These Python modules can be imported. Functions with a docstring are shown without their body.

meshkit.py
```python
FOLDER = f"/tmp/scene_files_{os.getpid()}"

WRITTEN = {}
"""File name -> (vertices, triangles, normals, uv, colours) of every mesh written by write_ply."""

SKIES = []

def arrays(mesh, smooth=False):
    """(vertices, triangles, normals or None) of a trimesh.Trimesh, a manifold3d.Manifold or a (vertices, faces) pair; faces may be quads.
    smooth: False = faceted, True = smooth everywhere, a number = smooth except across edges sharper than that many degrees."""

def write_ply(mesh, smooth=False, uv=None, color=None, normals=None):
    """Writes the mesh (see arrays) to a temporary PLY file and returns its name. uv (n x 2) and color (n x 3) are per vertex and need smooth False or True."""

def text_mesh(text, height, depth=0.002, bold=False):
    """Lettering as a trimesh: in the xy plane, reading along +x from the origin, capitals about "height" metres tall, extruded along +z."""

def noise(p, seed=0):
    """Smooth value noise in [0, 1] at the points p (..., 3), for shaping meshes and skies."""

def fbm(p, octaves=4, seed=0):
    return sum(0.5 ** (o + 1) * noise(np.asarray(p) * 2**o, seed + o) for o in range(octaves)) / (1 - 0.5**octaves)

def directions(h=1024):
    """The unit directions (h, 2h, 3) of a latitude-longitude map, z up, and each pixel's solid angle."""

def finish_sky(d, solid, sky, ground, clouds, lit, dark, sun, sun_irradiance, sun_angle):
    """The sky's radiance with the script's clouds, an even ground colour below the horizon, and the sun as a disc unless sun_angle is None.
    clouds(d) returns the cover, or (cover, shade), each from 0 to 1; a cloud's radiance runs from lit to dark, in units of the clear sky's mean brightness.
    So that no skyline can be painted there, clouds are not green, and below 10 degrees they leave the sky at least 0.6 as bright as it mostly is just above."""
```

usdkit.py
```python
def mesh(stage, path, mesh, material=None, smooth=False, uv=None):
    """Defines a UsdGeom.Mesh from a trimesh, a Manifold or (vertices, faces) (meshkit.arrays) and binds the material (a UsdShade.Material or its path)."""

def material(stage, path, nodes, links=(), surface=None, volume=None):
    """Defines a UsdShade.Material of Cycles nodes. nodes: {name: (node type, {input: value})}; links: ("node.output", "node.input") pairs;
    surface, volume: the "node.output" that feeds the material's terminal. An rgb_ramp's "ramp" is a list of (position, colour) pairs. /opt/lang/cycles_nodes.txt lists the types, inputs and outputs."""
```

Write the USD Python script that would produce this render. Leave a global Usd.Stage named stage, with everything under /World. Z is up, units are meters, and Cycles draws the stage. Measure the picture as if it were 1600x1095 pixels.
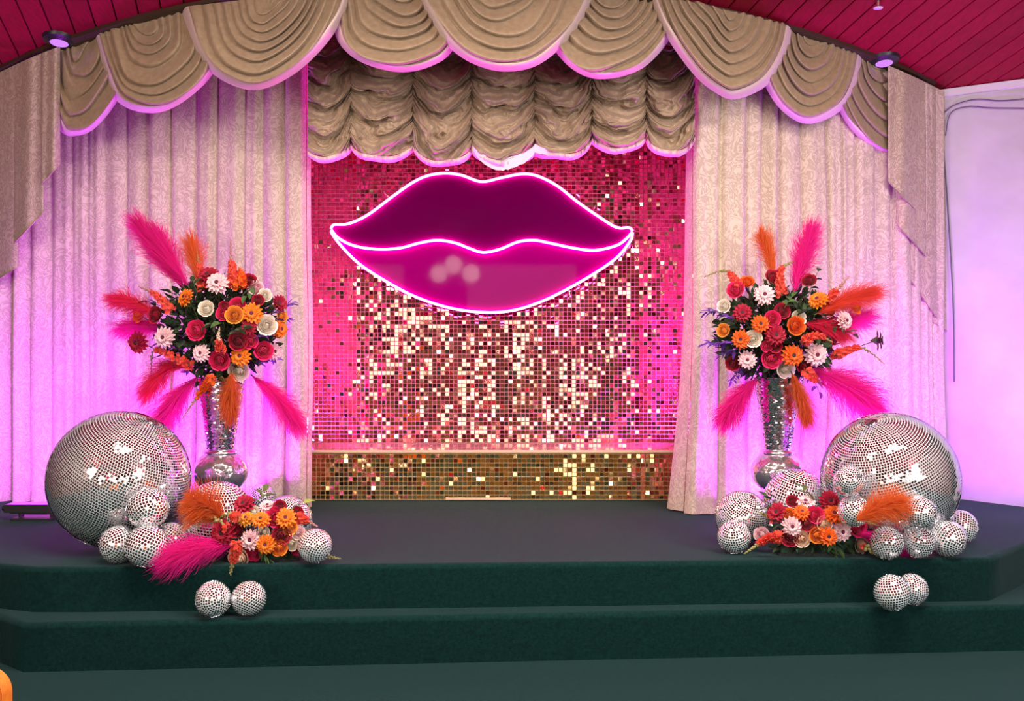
import math, random
import numpy as np
import trimesh
import usdkit, meshkit
from pxr import Usd, UsdGeom, UsdLux, UsdShade, Gf, Sdf, Vt

stage = Usd.Stage.CreateInMemory()
UsdGeom.SetStageUpAxis(stage, UsdGeom.Tokens.z)
UsdGeom.SetStageMetersPerUnit(stage, 1.0)
UsdGeom.Xform.Define(stage, '/World')
UsdGeom.Scope.Define(stage, '/World/Looks')
PI = math.pi
V = lambda *a: np.array(a, float)

# ------------------------------------------------------------------ camera and lights
FPX, CX, CY = 1600.0, 800.0, 547.5          # focal length and centre of the 1600x1095 frame
CAMZ = 1.52
cam = UsdGeom.Camera.Define(stage, '/World/camera')
cam.CreateHorizontalApertureAttr(36.0)
cam.CreateVerticalApertureAttr(36.0 * 1095 / 1600)
cam.CreateFocalLengthAttr(36.0 * FPX / 1600)
cam.CreateExposureAttr(0.25)
UsdGeom.Xformable(cam).AddTranslateOp().Set(Gf.Vec3d(0, 0, CAMZ))
UsdGeom.Xformable(cam).AddRotateXYZOp().Set(Gf.Vec3f(90, 0, 0))

def aim(prim, pos, target):
    """Places a light at pos so that its -Z looks at target."""
    z = V(*pos) - V(*target); z /= np.linalg.norm(z)
    up = V(0, 0, 1) if abs(z[2]) < .98 else V(0, 1, 0)
    x = np.cross(up, z); x /= np.linalg.norm(x); y = np.cross(z, x)
    m = np.eye(4); m[0, :3] = x; m[1, :3] = y; m[2, :3] = z; m[3, :3] = pos
    UsdGeom.Xformable(prim).AddTransformOp().Set(Gf.Matrix4d(m.tolist()))

def rect_light(path, pos, target, w, h, color, power):
    l = UsdLux.RectLight.Define(stage, path)
    l.CreateWidthAttr(w); l.CreateHeightAttr(h); l.CreateColorAttr(Gf.Vec3f(*color)); l.CreateIntensityAttr(power)
    aim(l, pos, target)
    return l

WARM = (1.0, .86, .72)
DAY = (1.0, .95, .92)
UP = (.55, .025, 1.0)
# daylight windows of the hall behind the photographer, and one in the right-hand wall
WIN = [((-3.3, -5.45, 2.3), 2.2, 1.9), ((0.2, -5.45, 2.3), 2.2, 1.9), ((3.6, -5.45, 2.3), 2.2, 1.9)]
for i, (p, w, h) in enumerate(WIN):
    rect_light(f'/World/Lights/window_light_{i}', p, (p[0], 5, p[2] - .6), w, h, WARM, 2.3)
rect_light('/World/Lights/side_window_light', (4.7, 0.6, 2.5), (0.0, 6.6, 1.5), 3.2, 2.2, DAY, 11.5)
rect_light('/World/Lights/side_window_light_l', (-4.7, .2, 2.5), (0.0, 6.6, 1.5), 2.2, 1.8, WARM, 13)
# long ceiling panels of the hall, over the floor in front of the stage
for i, x in enumerate((-1.0, 1.8)):
    rect_light(f'/World/Lights/ceiling_panel_light_{i}', (x, 3.7, 3.77), (x, 3.75, 0), 1.6, .6, WARM, 46)
# three round pendant lamps deep in the hall (they show in the sign's acrylic)
for i, (x, z) in enumerate([(-1.45, 3.05), (-1.15, 3.2), (-.8, 3.02)]):
    s = UsdLux.SphereLight.Define(stage, f'/World/Lights/pendant_light_{i}')
    s.CreateRadiusAttr(.17); s.CreateIntensityAttr(22); s.CreateColorAttr(Gf.Vec3f(*WARM))
    UsdGeom.Xformable(s).AddTranslateOp().Set(Gf.Vec3d(x, -5.0 + .2 * i, z))

# ------------------------------------------------------------------ helpers
STAGE, STEP = .45, .23
used = {}
def numbered(parent, name):
    k = (parent, name); n = used.get(k, 0); used[k] = n + 1
    return name if n == 0 else f'{name}_{n:03d}'

def put(prim, label=None, cat=None, group=None, kind=None):
    for k, v in (('label', label), ('category', cat), ('group', group), ('kind', kind)):
        if v: prim.SetCustomDataByKey(k, v)
    return prim

def thing(name, label, cat, loc=(0, 0, 0), rot=None, group=None, kind=None, scale=None):
    path = '/World/' + numbered('/World', name)
    x = UsdGeom.Xform.Define(stage, path)
    m = np.eye(4)
    if rot is not None: m[:3, :3] = np.asarray(rot).T      # rot columns = local axes
    if scale is not None: m[:3, :3] *= scale
    m[3, :3] = loc
    x.AddTransformOp().Set(Gf.Matrix4d(m.tolist()))
    return put(x.GetPrim(), label, cat, group, kind)

def part(name, mesh, mat, parent='/World', smooth=False, label=None, cat=None, group=None, kind=None):
    pp = parent if isinstance(parent, str) else str(parent.GetPath())
    m = usdkit.mesh(stage, pp + '/' + numbered(pp, name), mesh, MAT[mat], smooth)
    return put(m.GetPrim(), label, cat, group, kind)

def grid(P, wrap=False):
    """P (n, m, 3) -> vertices, triangles."""
    n, m = P.shape[:2]
    i = np.arange(n * m).reshape(n, m)
    if wrap: i = np.hstack([i, i[:, :1]])
    a, b, c, d = i[:-1, :-1].ravel(), i[:-1, 1:].ravel(), i[1:, 1:].ravel(), i[1:, :-1].ravel()
    return P.reshape(-1, 3), np.vstack([np.stack([a, b, c], 1), np.stack([a, c, d], 1)])

def join(ms):
    vs, fs, o = [], [], 0
    for v, f in ms:
        v = np.asarray(v, float); f = np.asarray(f, int)
        vs.append(v); fs.append(f + o); o += len(v)
    return np.vstack(vs), np.vstack(fs)

def tm(m): return np.array(m.vertices), np.array(m.faces)
def box(c, s, R=None):
    v, f = tm(trimesh.creation.box(s))
    if R is not None: v = v @ np.asarray(R).T
    return v + np.asarray(c, float), f
def lathe(prof, n=40, c=(0, 0, 0)):
    prof = np.array(prof, float); a = np.linspace(0, 2 * PI, n, endpoint=False)
    P = np.stack([prof[:, :1] * np.cos(a), prof[:, :1] * np.sin(a), np.repeat(prof[:, 1:], n, 1)], -1) + np.asarray(c, float)
    v, f = grid(P, wrap=True)
    return v, f[:, ::-1]
def tube(pts, r, n=6):
    pts = np.array(pts, float); r = np.broadcast_to(np.asarray(r, float), (len(pts),))
    t = np.gradient(pts, axis=0); t /= np.linalg.norm(t, axis=1, keepdims=True) + 1e-12
    ref = V(0, 0, 1) if abs(t[:, 2]).mean() < .8 else V(1, 0, 0)
    u = np.cross(t, ref); u /= np.linalg.norm(u, axis=1, keepdims=True) + 1e-9; w = np.cross(t, u)
    a = np.linspace(0, 2 * PI, n, endpoint=False)
    P = pts[:, None] + r[:, None, None] * (np.cos(a)[None, :, None] * u[:, None] + np.sin(a)[None, :, None] * w[:, None])
    v, f = grid(P, wrap=True); k = len(v)
    v = np.vstack([v, pts[0], pts[-1]]); m = len(pts)
    cap = [[k, (j + 1) % n, j] for j in range(n)] + [[k + 1, (m - 1) * n + j, (m - 1) * n + (j + 1) % n] for j in range(n)]
    return v, np.vstack([f, cap])
def spline(pts, n):
    """Catmull-Rom through pts, n samples spaced evenly along it."""
    p = np.array(pts, float); p = np.vstack([2 * p[0] - p[1], p, 2 * p[-1] - p[-2]])
    out = []
    for i in range(1, len(p) - 2):
        t = np.linspace(0, 1, 24, endpoint=i == len(p) - 3)[:, None]
        a, b, c, d = p[i - 1], p[i], p[i + 1], p[i + 2]
        out.append(.5 * (2 * b + (c - a) * t + (2 * a - 5 * b + 4 * c - d) * t ** 2 + (3 * b - a - 3 * c + d) * t ** 3))
    q = np.vstack(out); s = np.r_[0, np.cumsum(np.linalg.norm(np.diff(q, axis=0), axis=1))]
    u = np.linspace(0, s[-1], n)
    return np.stack([np.interp(u, s, q[:, k]) for k in range(q.shape[1])], 1)
def at(px, py, Y):
    """The point seen at photo pixel (px, py) at depth Y."""
    px, py, Y = np.broadcast_arrays(np.asarray(px, float), np.asarray(py, float), np.asarray(Y, float))
    return np.stack([(px - CX) / FPX * Y, Y, CAMZ - (py - CY) / FPX * Y], -1)
def frame(z, spin=0.0):
    z = np.asarray(z, float); z = z / np.linalg.norm(z)
    up = V(0, 0, 1) if abs(z[2]) < .95 else V(0, 1, 0)
    x = np.cross(up, z); x /= np.linalg.norm(x); y = np.cross(z, x)
    c, s = math.cos(spin), math.sin(spin)
    return np.stack([c * x + s * y, -s * x + c * y, z], 1)
def ceil_z(Y): return np.where(np.asarray(Y) < 5.5, 3.796, 4.896 - .2 * np.asarray(Y))
def val_y(X): return 6.06 + .092 * X + .11 * X * X           # plan curve of the valance board
def ray_val(px):
    """Depth where the pixel column px meets the valance curve."""
    k = (np.asarray(px, float) - CX) / FPX
    Y = np.full_like(k, 6.3)
    for _ in range(30): Y = val_y(k * Y)
    return Y

# ------------------------------------------------------------------ materials
MAT = {}
def mat(name, c1, c2=None, rough=.6, metal=0.0, scale=20.0, detail=3.0, bump=0.0, bscale=None, extra=None, stretch=(1, 1, 1), lo=.35, hi=.65, coord='object'):
    p = {'base_color': c1, 'roughness': rough, 'metallic': metal}
    p.update(extra or {})
    nodes = {'p': ('principled_bsdf', p)}; links = []
    if c2 is not None or bump:
        nodes['tc'] = ('texture_coordinate', {}) if coord == 'object' else ('geometry', {})
        nodes['map'] = ('mapping', {'scale': stretch})
        links.append((('tc.object' if coord == 'object' else 'tc.position'), 'map.vector'))
    if c2 is not None:
        nodes['n'] = ('noise_texture', {'scale': scale, 'detail': detail})
        nodes['r'] = ('rgb_ramp', {'ramp': [(lo, c1), (hi, c2)]})
        links += [('map.vector', 'n.vector'), ('n.fac', 'r.fac'), ('r.color', 'p.base_color')]
    if bump:
        nodes['bn'] = ('noise_texture', {'scale': bscale or scale, 'detail': 2.0})
        nodes['b'] = ('bump', {'strength': 1.0, 'distance': bump})
        links += [('map.vector', 'bn.vector'), ('bn.fac', 'b.height'), ('b.normal', 'p.normal')]
    MAT[name] = usdkit.material(stage, '/World/Looks/' + name, nodes, links, 'p.BSDF')

mat('carpet', (.0008, .0075, .0062), (.0034, .025, .0215), rough=.80, scale=70, detail=8, bump=.003, bscale=320, lo=.3, hi=.72, coord='pos',
    extra={'sheen_weight': .12, 'sheen_roughness': .35, 'sheen_tint': (.55, .85, .92), 'specular_ior_level': .28, 'specular_tint': (.30, .80, .95)})
mat('plank', (.24, .0015, .020), (.31, .003, .027), rough=.6, extra={'specular_ior_level': .15}, scale=6, stretch=(9, 1, 9), coord='pos')
mat('plank_dark', (.21, .0012, .017), (.27, .0025, .023), rough=.6, extra={'specular_ior_level': .15}, scale=6, stretch=(9, 1, 9), coord='pos')
mat('groove', (.03, .006, .008), rough=.8)
mat('plaster', (.50, .47, .54), (.58, .55, .61), rough=.8, scale=2.5, bump=.014, bscale=5)
mat('hall_wall', (.09, .03, .025), (.13, .045, .035), rough=.8, scale=2)
mat('hall_dark', (.15, .010, .028), (.20, .016, .036), rough=.8, scale=2)
mat('hall_beige', (.62, .48, .20), (.70, .55, .26), rough=.8, scale=2)
mat('dark_wall', (.05, .03, .035), rough=.9)
mat('dark_wood', (.05, .025, .015), rough=.5)
mat('white_trim', (.7, .68, .70), rough=.6)
mat('black_plastic', (.012, .012, .014), rough=.4)
mat('cable', (.12, .10, .16), rough=.5)
mat('white_cable', (.55, .5, .6), rough=.5)
mat('orange_fabric', (.85, .22, .01), (.75, .17, .01), rough=.7, scale=60, bump=.001, bscale=300)
mat('chrome', (.8, .8, .82), rough=.18, metal=1)

def damask(name, c1, c2, rough, scale=4.6, sheen=.15):
    """Woven damask: curling pattern of a slightly different tone and gloss."""
    nodes = {'tc': ('texture_coordinate', {}), 'map': ('mapping', {'scale': (1, 1, .8)}),
             'n0': ('noise_texture', {'scale': scale, 'detail': 1.0}),
             'mv': ('mix', {'mix_type': 'linear_light', 'fac': .10}),
             'w': ('voronoi_texture', {'feature': 'distance_to_edge', 'scale': scale * 1.9}),
             'n1': ('noise_texture', {'scale': scale * 2.2, 'detail': 2.5, 'distortion': 2.2}),
             'm1': ('math', {'math_type': 'multiply', 'value2': 3.2}),
             'mm': ('math', {'math_type': 'pingpong', 'value2': .5}),
             'r': ('rgb_ramp', {'ramp': [(.10, c1), (.24, c2), (.38, c2), (.46, c1)]}),
             'weave': ('noise_texture', {'scale': 420.0, 'detail': 1.0}),
             'b': ('bump', {'strength': .5, 'distance': .0012}),
             'p': ('principled_bsdf', {'roughness': rough, 'sheen_weight': sheen, 'sheen_tint': (1, .95, .9), 'specular_ior_level': .35})}
    links = [('tc.object', 'map.vector'), ('map.vector', 'n1.vector'), ('n1.fac', 'm1.value1'), ('m1.value', 'mm.value1'),
             ('mm.value', 'r.fac'), ('r.color', 'p.base_color'), ('map.vector', 'weave.vector'), ('weave.fac', 'b.height'), ('b.normal', 'p.normal')]
    nodes = {k: v for k, v in nodes.items() if k not in ('n0', 'mv', 'w')}
    MAT[name] = usdkit.material(stage, '/World/Looks/' + name, nodes, links, 'p.BSDF')
damask('curtain_damask', (.70, .58, .48), (.52, .41, .33), .62)
damask('jabot_damask', (.58, .46, .36), (.41, .31, .235), .62)
mat('swag_satin', (.42, .305, .205), (.35, .25, .165), rough=.42, scale=30, extra={'sheen_weight': .2})
mat('festoon_cloth', (.47, .345, .245), (.39, .28, .19), rough=.5, scale=25, extra={'sheen_weight': .2})
mat('trim_satin', (.74, .56, .56), rough=.38, extra={'sheen_weight': .3})
mat('lining_white', (.8, .76, .78), rough=.6)

mat('gold_sequin', (.95, .58, .40), rough=.05, metal=1)
mat('yellow_sequin', (.95, .70, .30), rough=.05, metal=1)
mat('yellow_grid', (.78, .58, .30), rough=.6)
mat('sequin_grid', (.66, .34, .36), rough=.6)
mat('ledge_gloss', (.62, .40, .34), (.75, .52, .40), rough=.16, scale=5, extra={'coat_weight': .6})
mat('ledge_edge', (.80, .58, .40), rough=.35)
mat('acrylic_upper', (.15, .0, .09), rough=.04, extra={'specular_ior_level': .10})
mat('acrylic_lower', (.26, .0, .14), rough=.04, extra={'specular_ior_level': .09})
MAT['neon'] = usdkit.material(stage, '/World/Looks/neon', {'e': ('emission', {'color': (1.0, .045, .55), 'strength': 20.0})}, [], 'e.emission')
MAT['lens_glow'] = usdkit.material(stage, '/World/Looks/lens_glow', {'e': ('emission', {'color': (.62, .22, 1.0), 'strength': 1.0})}, [], 'e.emission')
MAT['up_glow'] = usdkit.material(stage, '/World/Looks/up_glow', {'e': ('emission', {'color': UP, 'strength': 6.0})}, [], 'e.emission')
mat('mirror_tile', (.90, .92, .96), rough=.04, metal=1)
mat('ball_core', (.84, .85, .88), rough=.4)
mat('vase_silver', (.88, .88, .91), rough=.22, metal=1)
mat('vase_mercury', (.86, .86, .90), (.66, .66, .72), rough=.14, metal=.88, scale=14, bump=.02, bscale=11)
mat('vase_mosaic', (.88, .88, .91), (.74, .74, .78), rough=.10, metal=1, scale=90)

def petal(name, c1, c2, scale=60, trans=.35):
    """Petal or leaf: principled with a share of translucency."""
    nodes = {'tc': ('texture_coordinate', {}), 'n': ('noise_texture', {'scale': scale, 'detail': 2.0}), 'r': ('rgb_ramp', {'ramp': [(.3, c1), (.7, c2)]}),
             'p': ('principled_bsdf', {'roughness': .5, 'specular_ior_level': .3, 'sheen_weight': .15}), 't': ('translucent_bsdf', {}), 'm': ('mix_closure', {'fac': trans * .6})}
    links = [('tc.object', 'n.vector'), ('n.fac', 'r.fac'), ('r.color', 'p.base_color'), ('r.color', 't.color'), ('p.BSDF', 'm.closure1'), ('t.BSDF', 'm.closure2')]
    MAT[name] = usdkit.material(stage, '/World/Looks/' + name, nodes, links, 'm.closure')
petal('petal_pale_pink', (.88, .54, .62), (.92, .70, .74))
petal('petal_white', (.92, .84, .72), (.93, .88, .80))
petal('petal_peach', (.88, .62, .46), (.88, .68, .54))
petal('petal_crimson', (.36, .004, .030), (.46, .006, .045))
petal('petal_hot_pink', (.74, .010, .12), (.80, .016, .15))
petal('petal_orange', (.86, .20, .010), (.90, .27, .018))
petal('petal_orange_red', (.85, .11, .008), (.85, .16, .012))
petal('petal_amber', (.88, .32, .03), (.88, .40, .05))
petal('petal_coral', (.80, .06, .045), (.84, .13, .08))
petal('petal_plum', (.16, .004, .06), (.22, .006, .09))
petal('bud_green', (.30, .30, .09), (.42, .36, .14))
petal('bud_pink', (.50, .22, .20), (.60, .34, .28))
petal('purple_leaf', (.10, .03, .30), (.17, .05, .42))
petal('leaf_dark', (.018, .040, .014), (.035, .075, .024), trans=.2)
petal('leaf_green', (.05, .12, .03), (.09, .17, .05), trans=.25)
petal('leaf_olive', (.09, .11, .03), (.14, .16, .05), trans=.25)
petal('leaf_lime', (.30, .36, .06), (.38, .42, .10), trans=.3)
petal('plume_pink', (.84, .003, .30), (.88, .006, .40), trans=.7)
petal('plume_red', (.78, .010, .06), (.82, .016, .10), trans=.6)
petal('plume_orange', (.70, .12, .015), (.78, .17, .025), trans=.6)
petal('plume_coral', (.78, .05, .025), (.82, .08, .03), trans=.6)
mat('eye_dark', (.03, .004, .012), (.07, .01, .02), rough=.8, scale=300)
mat('eye_maroon', (.09, .005, .03), (.16, .012, .05), rough=.8, scale=300)
mat('stem_green', (.06, .10, .03), rough=.6)
mat('foam', (.02, .05, .03), rough=.9)

# ------------------------------------------------------------------ the setting
def rounded_slab(poly, z0, z1, r=.028):
    """A carpeted platform: vertical sides, the top edge rounded, flat top. poly runs clockwise seen from above or the other way."""
    import shapely.geometry as sg
    P = sg.Polygon(poly); P = sg.polygon.orient(P, 1.0)
    rings, n = [], 6
    dense = np.array(P.exterior.segmentize(.25).coords)[:-1]
    base = np.array(P.exterior.coords)[:-1]
    nrm = []
    for i in range(len(dense)):
        a, b = dense[i] - dense[i - 1], dense[(i + 1) % len(dense)] - dense[i]
        t = a / np.linalg.norm(a) + b / np.linalg.norm(b); t /= np.linalg.norm(t)
        nrm.append([-t[1], t[0]])
    nrm = np.array(nrm)
    prof = [(0, z0)] + [(r - r * math.cos(a), z1 - r + r * math.sin(a)) for a in np.linspace(0, PI / 2, n)]
    R = np.array([[(*(dense[i] + nrm[i] * o), z) for i in range(len(dense))] for o, z in prof])
    v, f = grid(R, wrap=True)
    top = R[-1]; poly2 = sg.Polygon(top[:, :2])
    tv, tf = trimesh.creation.triangulate_polygon(poly2, engine='earcut')
    return join([(v, f), (np.c_[tv, np.full(len(tv), z1)], tf)])

part('floor', box((0, -.4, -.05), (11, 18, .1)), 'carpet', kind='structure')
stage_poly = [(-5.2, 6.55), (-3.6, 5.72), (-2.55, 5.12), (-2.36, 5.05), (-2.08, 5.05), (2.457, 5.276), (2.83, 5.66), (3.45, 6.3), (4.4, 7.3), (4.4, 8.6), (-5.2, 8.6)]
step_poly = [(-5.2, 6.9), (-3.4, 5.75), (-2.52, 5.01), (-2.31, 4.84), (2.62, 5.19), (2.95, 5.2), (3.6, 5.7), (4.6, 6.9), (4.6, 8.6), (-5.2, 8.6)]
part('trim_1', rounded_slab(step_poly, 0, STEP), 'carpet', smooth=40, kind='structure', label='lower dark green carpeted step in front of the stage')
part('trim_2', rounded_slab(stage_poly, STEP - .01, STAGE), 'carpet', smooth=40, kind='structure', label='dark green carpeted stage floor with rounded front edge')

# ceiling: red tongue-and-groove planks that run back and to the left, sloping down over the stage
ceiling = put(UsdGeom.Xform.Define(stage, '/World/ceiling').GetPrim(), kind='structure', label='red stained plank ceiling sloping down above the stage')
rng = random.Random(3)
dirx = -.24
for k in range(-34, 40):
    x0 = k * .146                                         # where the plank's centre line crosses Y = 5.5
    w = .146 * .5 - .004
    def strip(ya, yb, n):
        P = []
        for y in np.linspace(ya, yb, n):
            xc = x0 + (y - 5.5) * dirx if y > 5.5 else x0
            z = float(ceil_z(y))
            P.append([(xc - w, y, z + .016), (xc - w, y, z + .004), (xc - w + .004, y, z), (xc + w - .004, y, z), (xc + w, y, z + .004), (xc + w, y, z + .016)])
        v, f = grid(np.array(P)); return v, f[:, ::-1]
    if -5.4 < x0 + .2 < 5.6:
        part('plank', join([strip(5.5, 8.6, 5)]), rng.choice(['plank', 'plank', 'plank_dark']), ceiling)
        part('plank', join([strip(-5.6, 5.5, 3)]), rng.choice(['plank', 'plank_dark']), ceiling)
part('groove_board', join([box((0, -.05, 3.796 + .03), (11, 11.1, .03)), grid(np.array([[(-5.5, 5.5, 3.814), (5.5, 5.5, 3.814)], [(-5.5, 8.7, 3.174), (5.5, 8.7, 3.174)]]))]), 'groove', ceiling)

# right-hand plaster wall beside the curtain, leaning a little, its top running along the ceiling
def wr(t):      # base and top points of the wall, t = 0 at the curtain, 1 at the frame's edge
    b = V(3.2, 7.43, 0) * (1 - t) + V(3.485, 6.97, 0) * t
    a = V(3.07, 7.43, 0) * (1 - t) + V(3.625, 7.25, 0) * t
    a[2] = float(ceil_z(a[1])) - .002
    b[2] = .0
    return b, a
ts = np.linspace(-.35, 3.4, 40); P = []
for t in ts:
    b, a = wr(t)
    P.append([b + (a - b) * s for s in np.linspace(0, 1, 30)])
P = np.array(P)
nn = meshkit.fbm(P * 2.2, 3, 4) - .5
P[..., 1] += nn * .025
part('wall_right', grid(P), 'plaster', smooth=True, kind='structure', label='lilac-lit white plaster wall beside the right curtain')
P2 = [];
for t in ts:
    b, a = wr(t); d = V(-.85, -.53, 0)
    P2.append([a + d * .004, a + d * .018 + V(0, 0, -.005), a + d * .018 + V(0, 0, -.055), a + d * .002 + V(0, 0, -.06)])
part('trim_3', grid(np.array(P2)), 'white_trim', smooth=False, kind='structure', label='white cornice strip along the top of the plaster wall')
part('wall_back', box((-.3, 8.65, 1.7), (10.4, .1, 3.4)), 'dark_wall', kind='structure')
part('wall_left', box((-5.1, 1.4, 1.95), (.1, 14.4, 4)), 'hall_wall', kind='structure')
part('wall_front', box((0, -5.6, 1.95), (10.4, .1, 4)), 'hall_dark', kind='structure')
part('trim_5', box((0, -5.53, .55), (10.2, .04, 1.1)), 'hall_beige', kind='structure', label='tan dado panelling on the far wall of the hall')
part('wall_side', box((5.1, .0, 1.95), (.1, 11.2, 4)), 'hall_wall', kind='structure')

def downlight(px, py, Y, label):
    z = float(ceil_z(Y)); p = at(px, py, Y)
    n = V(0, -.196, -.98); R = frame(n)
    t = thing('downlight', label, 'ceiling light', (p[0], Y, z), R)
    part('ring', lathe([(.056, .032), (.060, .037), (.098, .020), (.106, .0)][::-1], 32), 'black_plastic', t, smooth=40)
    part('lens', lathe([(.0, .030), (.03, .031), (.057, .034)], 28), 'lens_glow', t, smooth=40)
def solve_ceiling(py): return 3.376 / ((CY - py) / FPX + .2)
downlight(93, 61, solve_ceiling(60), 'violet glowing recessed ceiling light above the left jabot')
downlight(1381, 95, solve_ceiling(92), 'violet glowing recessed ceiling light above the right curtain swags')
Yd = solve_ceiling(2); p = at(1372, 0, Yd)
t = thing('sprinkler', 'small pale sprinkler head hanging from the red planks at upper right', 'sprinkler', (p[0], Yd, float(ceil_z(Yd))))
part('pipe', tube([(0, 0, .01), (0, 0, -.035)], .012, 10), 'chrome', t, smooth=40)
part('deflector', lathe([(.001, -.05), (.026, -.046), (.03, -.04), (.012, -.032)], 16), 'white_trim', t, smooth=40)

# ------------------------------------------------------------------ curtains
def pleated(plan, z_of, seed, wmin, wmax, amp, nz=30, flare=0.0, cols=13, lean=None):
    """Hanging pleated cloth along the plan curve. Returns the vertex grid (nz, ncols, 3)."""
    r = np.random.default_rng(seed)
    q = spline(plan, 400); s = np.r_[0, np.cumsum(np.linalg.norm(np.diff(q, axis=0), axis=1))]
    edges = [0.0]
    while edges[-1] < s[-1]: edges.append(edges[-1] + r.uniform(wmin, wmax))
    edges = np.array(edges) * s[-1] / edges[-1]
    S, D, K = [], [], []
    for i in range(len(edges) - 1):
        a = r.uniform(.45, 1.0) * amp; skew = r.uniform(.65, 1.5); fl = r.uniform(2.4, 6.5)
        for f in np.linspace(0, 1, cols, endpoint=False):
            g = f ** skew
            S.append(edges[i] + f * (edges[i + 1] - edges[i])); D.append(a * (1 - abs(2 * g - 1) ** fl) + .006 * math.sin(9 * f + i)); K.append(i)
    S.append(s[-1]); D.append(0); S, D = np.array(S), np.array(D)
    P = np.stack([np.interp(S, s, q[:, k]) for k in (0, 1)], 1)
    T = np.stack([np.interp(S, s, np.gradient(q[:, k], s)) for k in (0, 1)], 1); T /= np.linalg.norm(T, axis=1, keepdims=True)
    N = np.stack([T[:, 1], -T[:, 0]], 1)                    # towards the room
    out = []
    for j, h in enumerate(np.linspace(0, 1, nz)):
        wob = (meshkit.noise(np.stack([S * 6, np.full_like(S, h * 2.2), S * 0 + seed], -1), seed) - .5)
        wob2 = (meshkit.noise(np.stack([S * 2.5, np.full_like(S, h * 3.1), S * 0], -1), seed + 7) - .5)
        d = D * (.85 + .3 * h) * (1 + .5 * wob) + .02 * wob2 + flare * h ** 3 * D / amp
        x = P + N * d[:, None] + T * (.03 * wob2)[:, None]
        zt, zb = z_of(x[:, 0], x[:, 1])
        out.append(np.c_[x, zt + (zb - zt) * h])
    return np.array(out)

LEFT_PLAN = [(-4.9, 7.75), (-4.2, 7.45), (-3.42, 7.27), (-2.6, 7.10), (-1.9, 6.96), (-1.372, 6.86)]
RIGHT_PLAN = [(1.19, 6.72), (1.5, 6.74), (1.9, 6.83), (2.4, 7.02), (2.8, 7.2), (3.1, 7.38)]
zfun = lambda x, y: (ceil_z(y) - .05, np.full_like(x, STAGE + .012))
def curtain(name, plan, seed, label, wmin, wmax, amp, tweak=None):
    G = pleated(plan, zfun, seed, wmin, wmax, amp)
    if tweak: G = tweak(G)
    t = thing(name, label, 'curtain')
    part('panel', grid(G), 'curtain_damask', t, smooth=True)
    h = G[-2:].copy(); h[1, :, 2] = STAGE + .004; h[0, :, 2] = STAGE + .075; h[:, :, 1] -= .004
    part('hem', grid(h), 'curtain_damask', t, smooth=True)
    e = G[:, -1 if name.endswith('x') else 0]
    return t, G
cl, GL = curtain('curtain', LEFT_PLAN, 11, 'cream damask floor-length curtain left of the sequin wall', .10, .21, .078)
def flare_r(G):
    h = np.linspace(0, 1, G.shape[0])[:, None]
    k = np.exp(-(G[..., 0] - 1.19) / .12)
    G[..., 0] -= .05 * k * np.clip((h - .55) / .45, 0, 1) ** 1.5
    return G
cr, GR = curtain('curtain', RIGHT_PLAN, 23, 'cream damask floor-length curtain right of the sequin wall', .11, .21, .075, flare_r)
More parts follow.
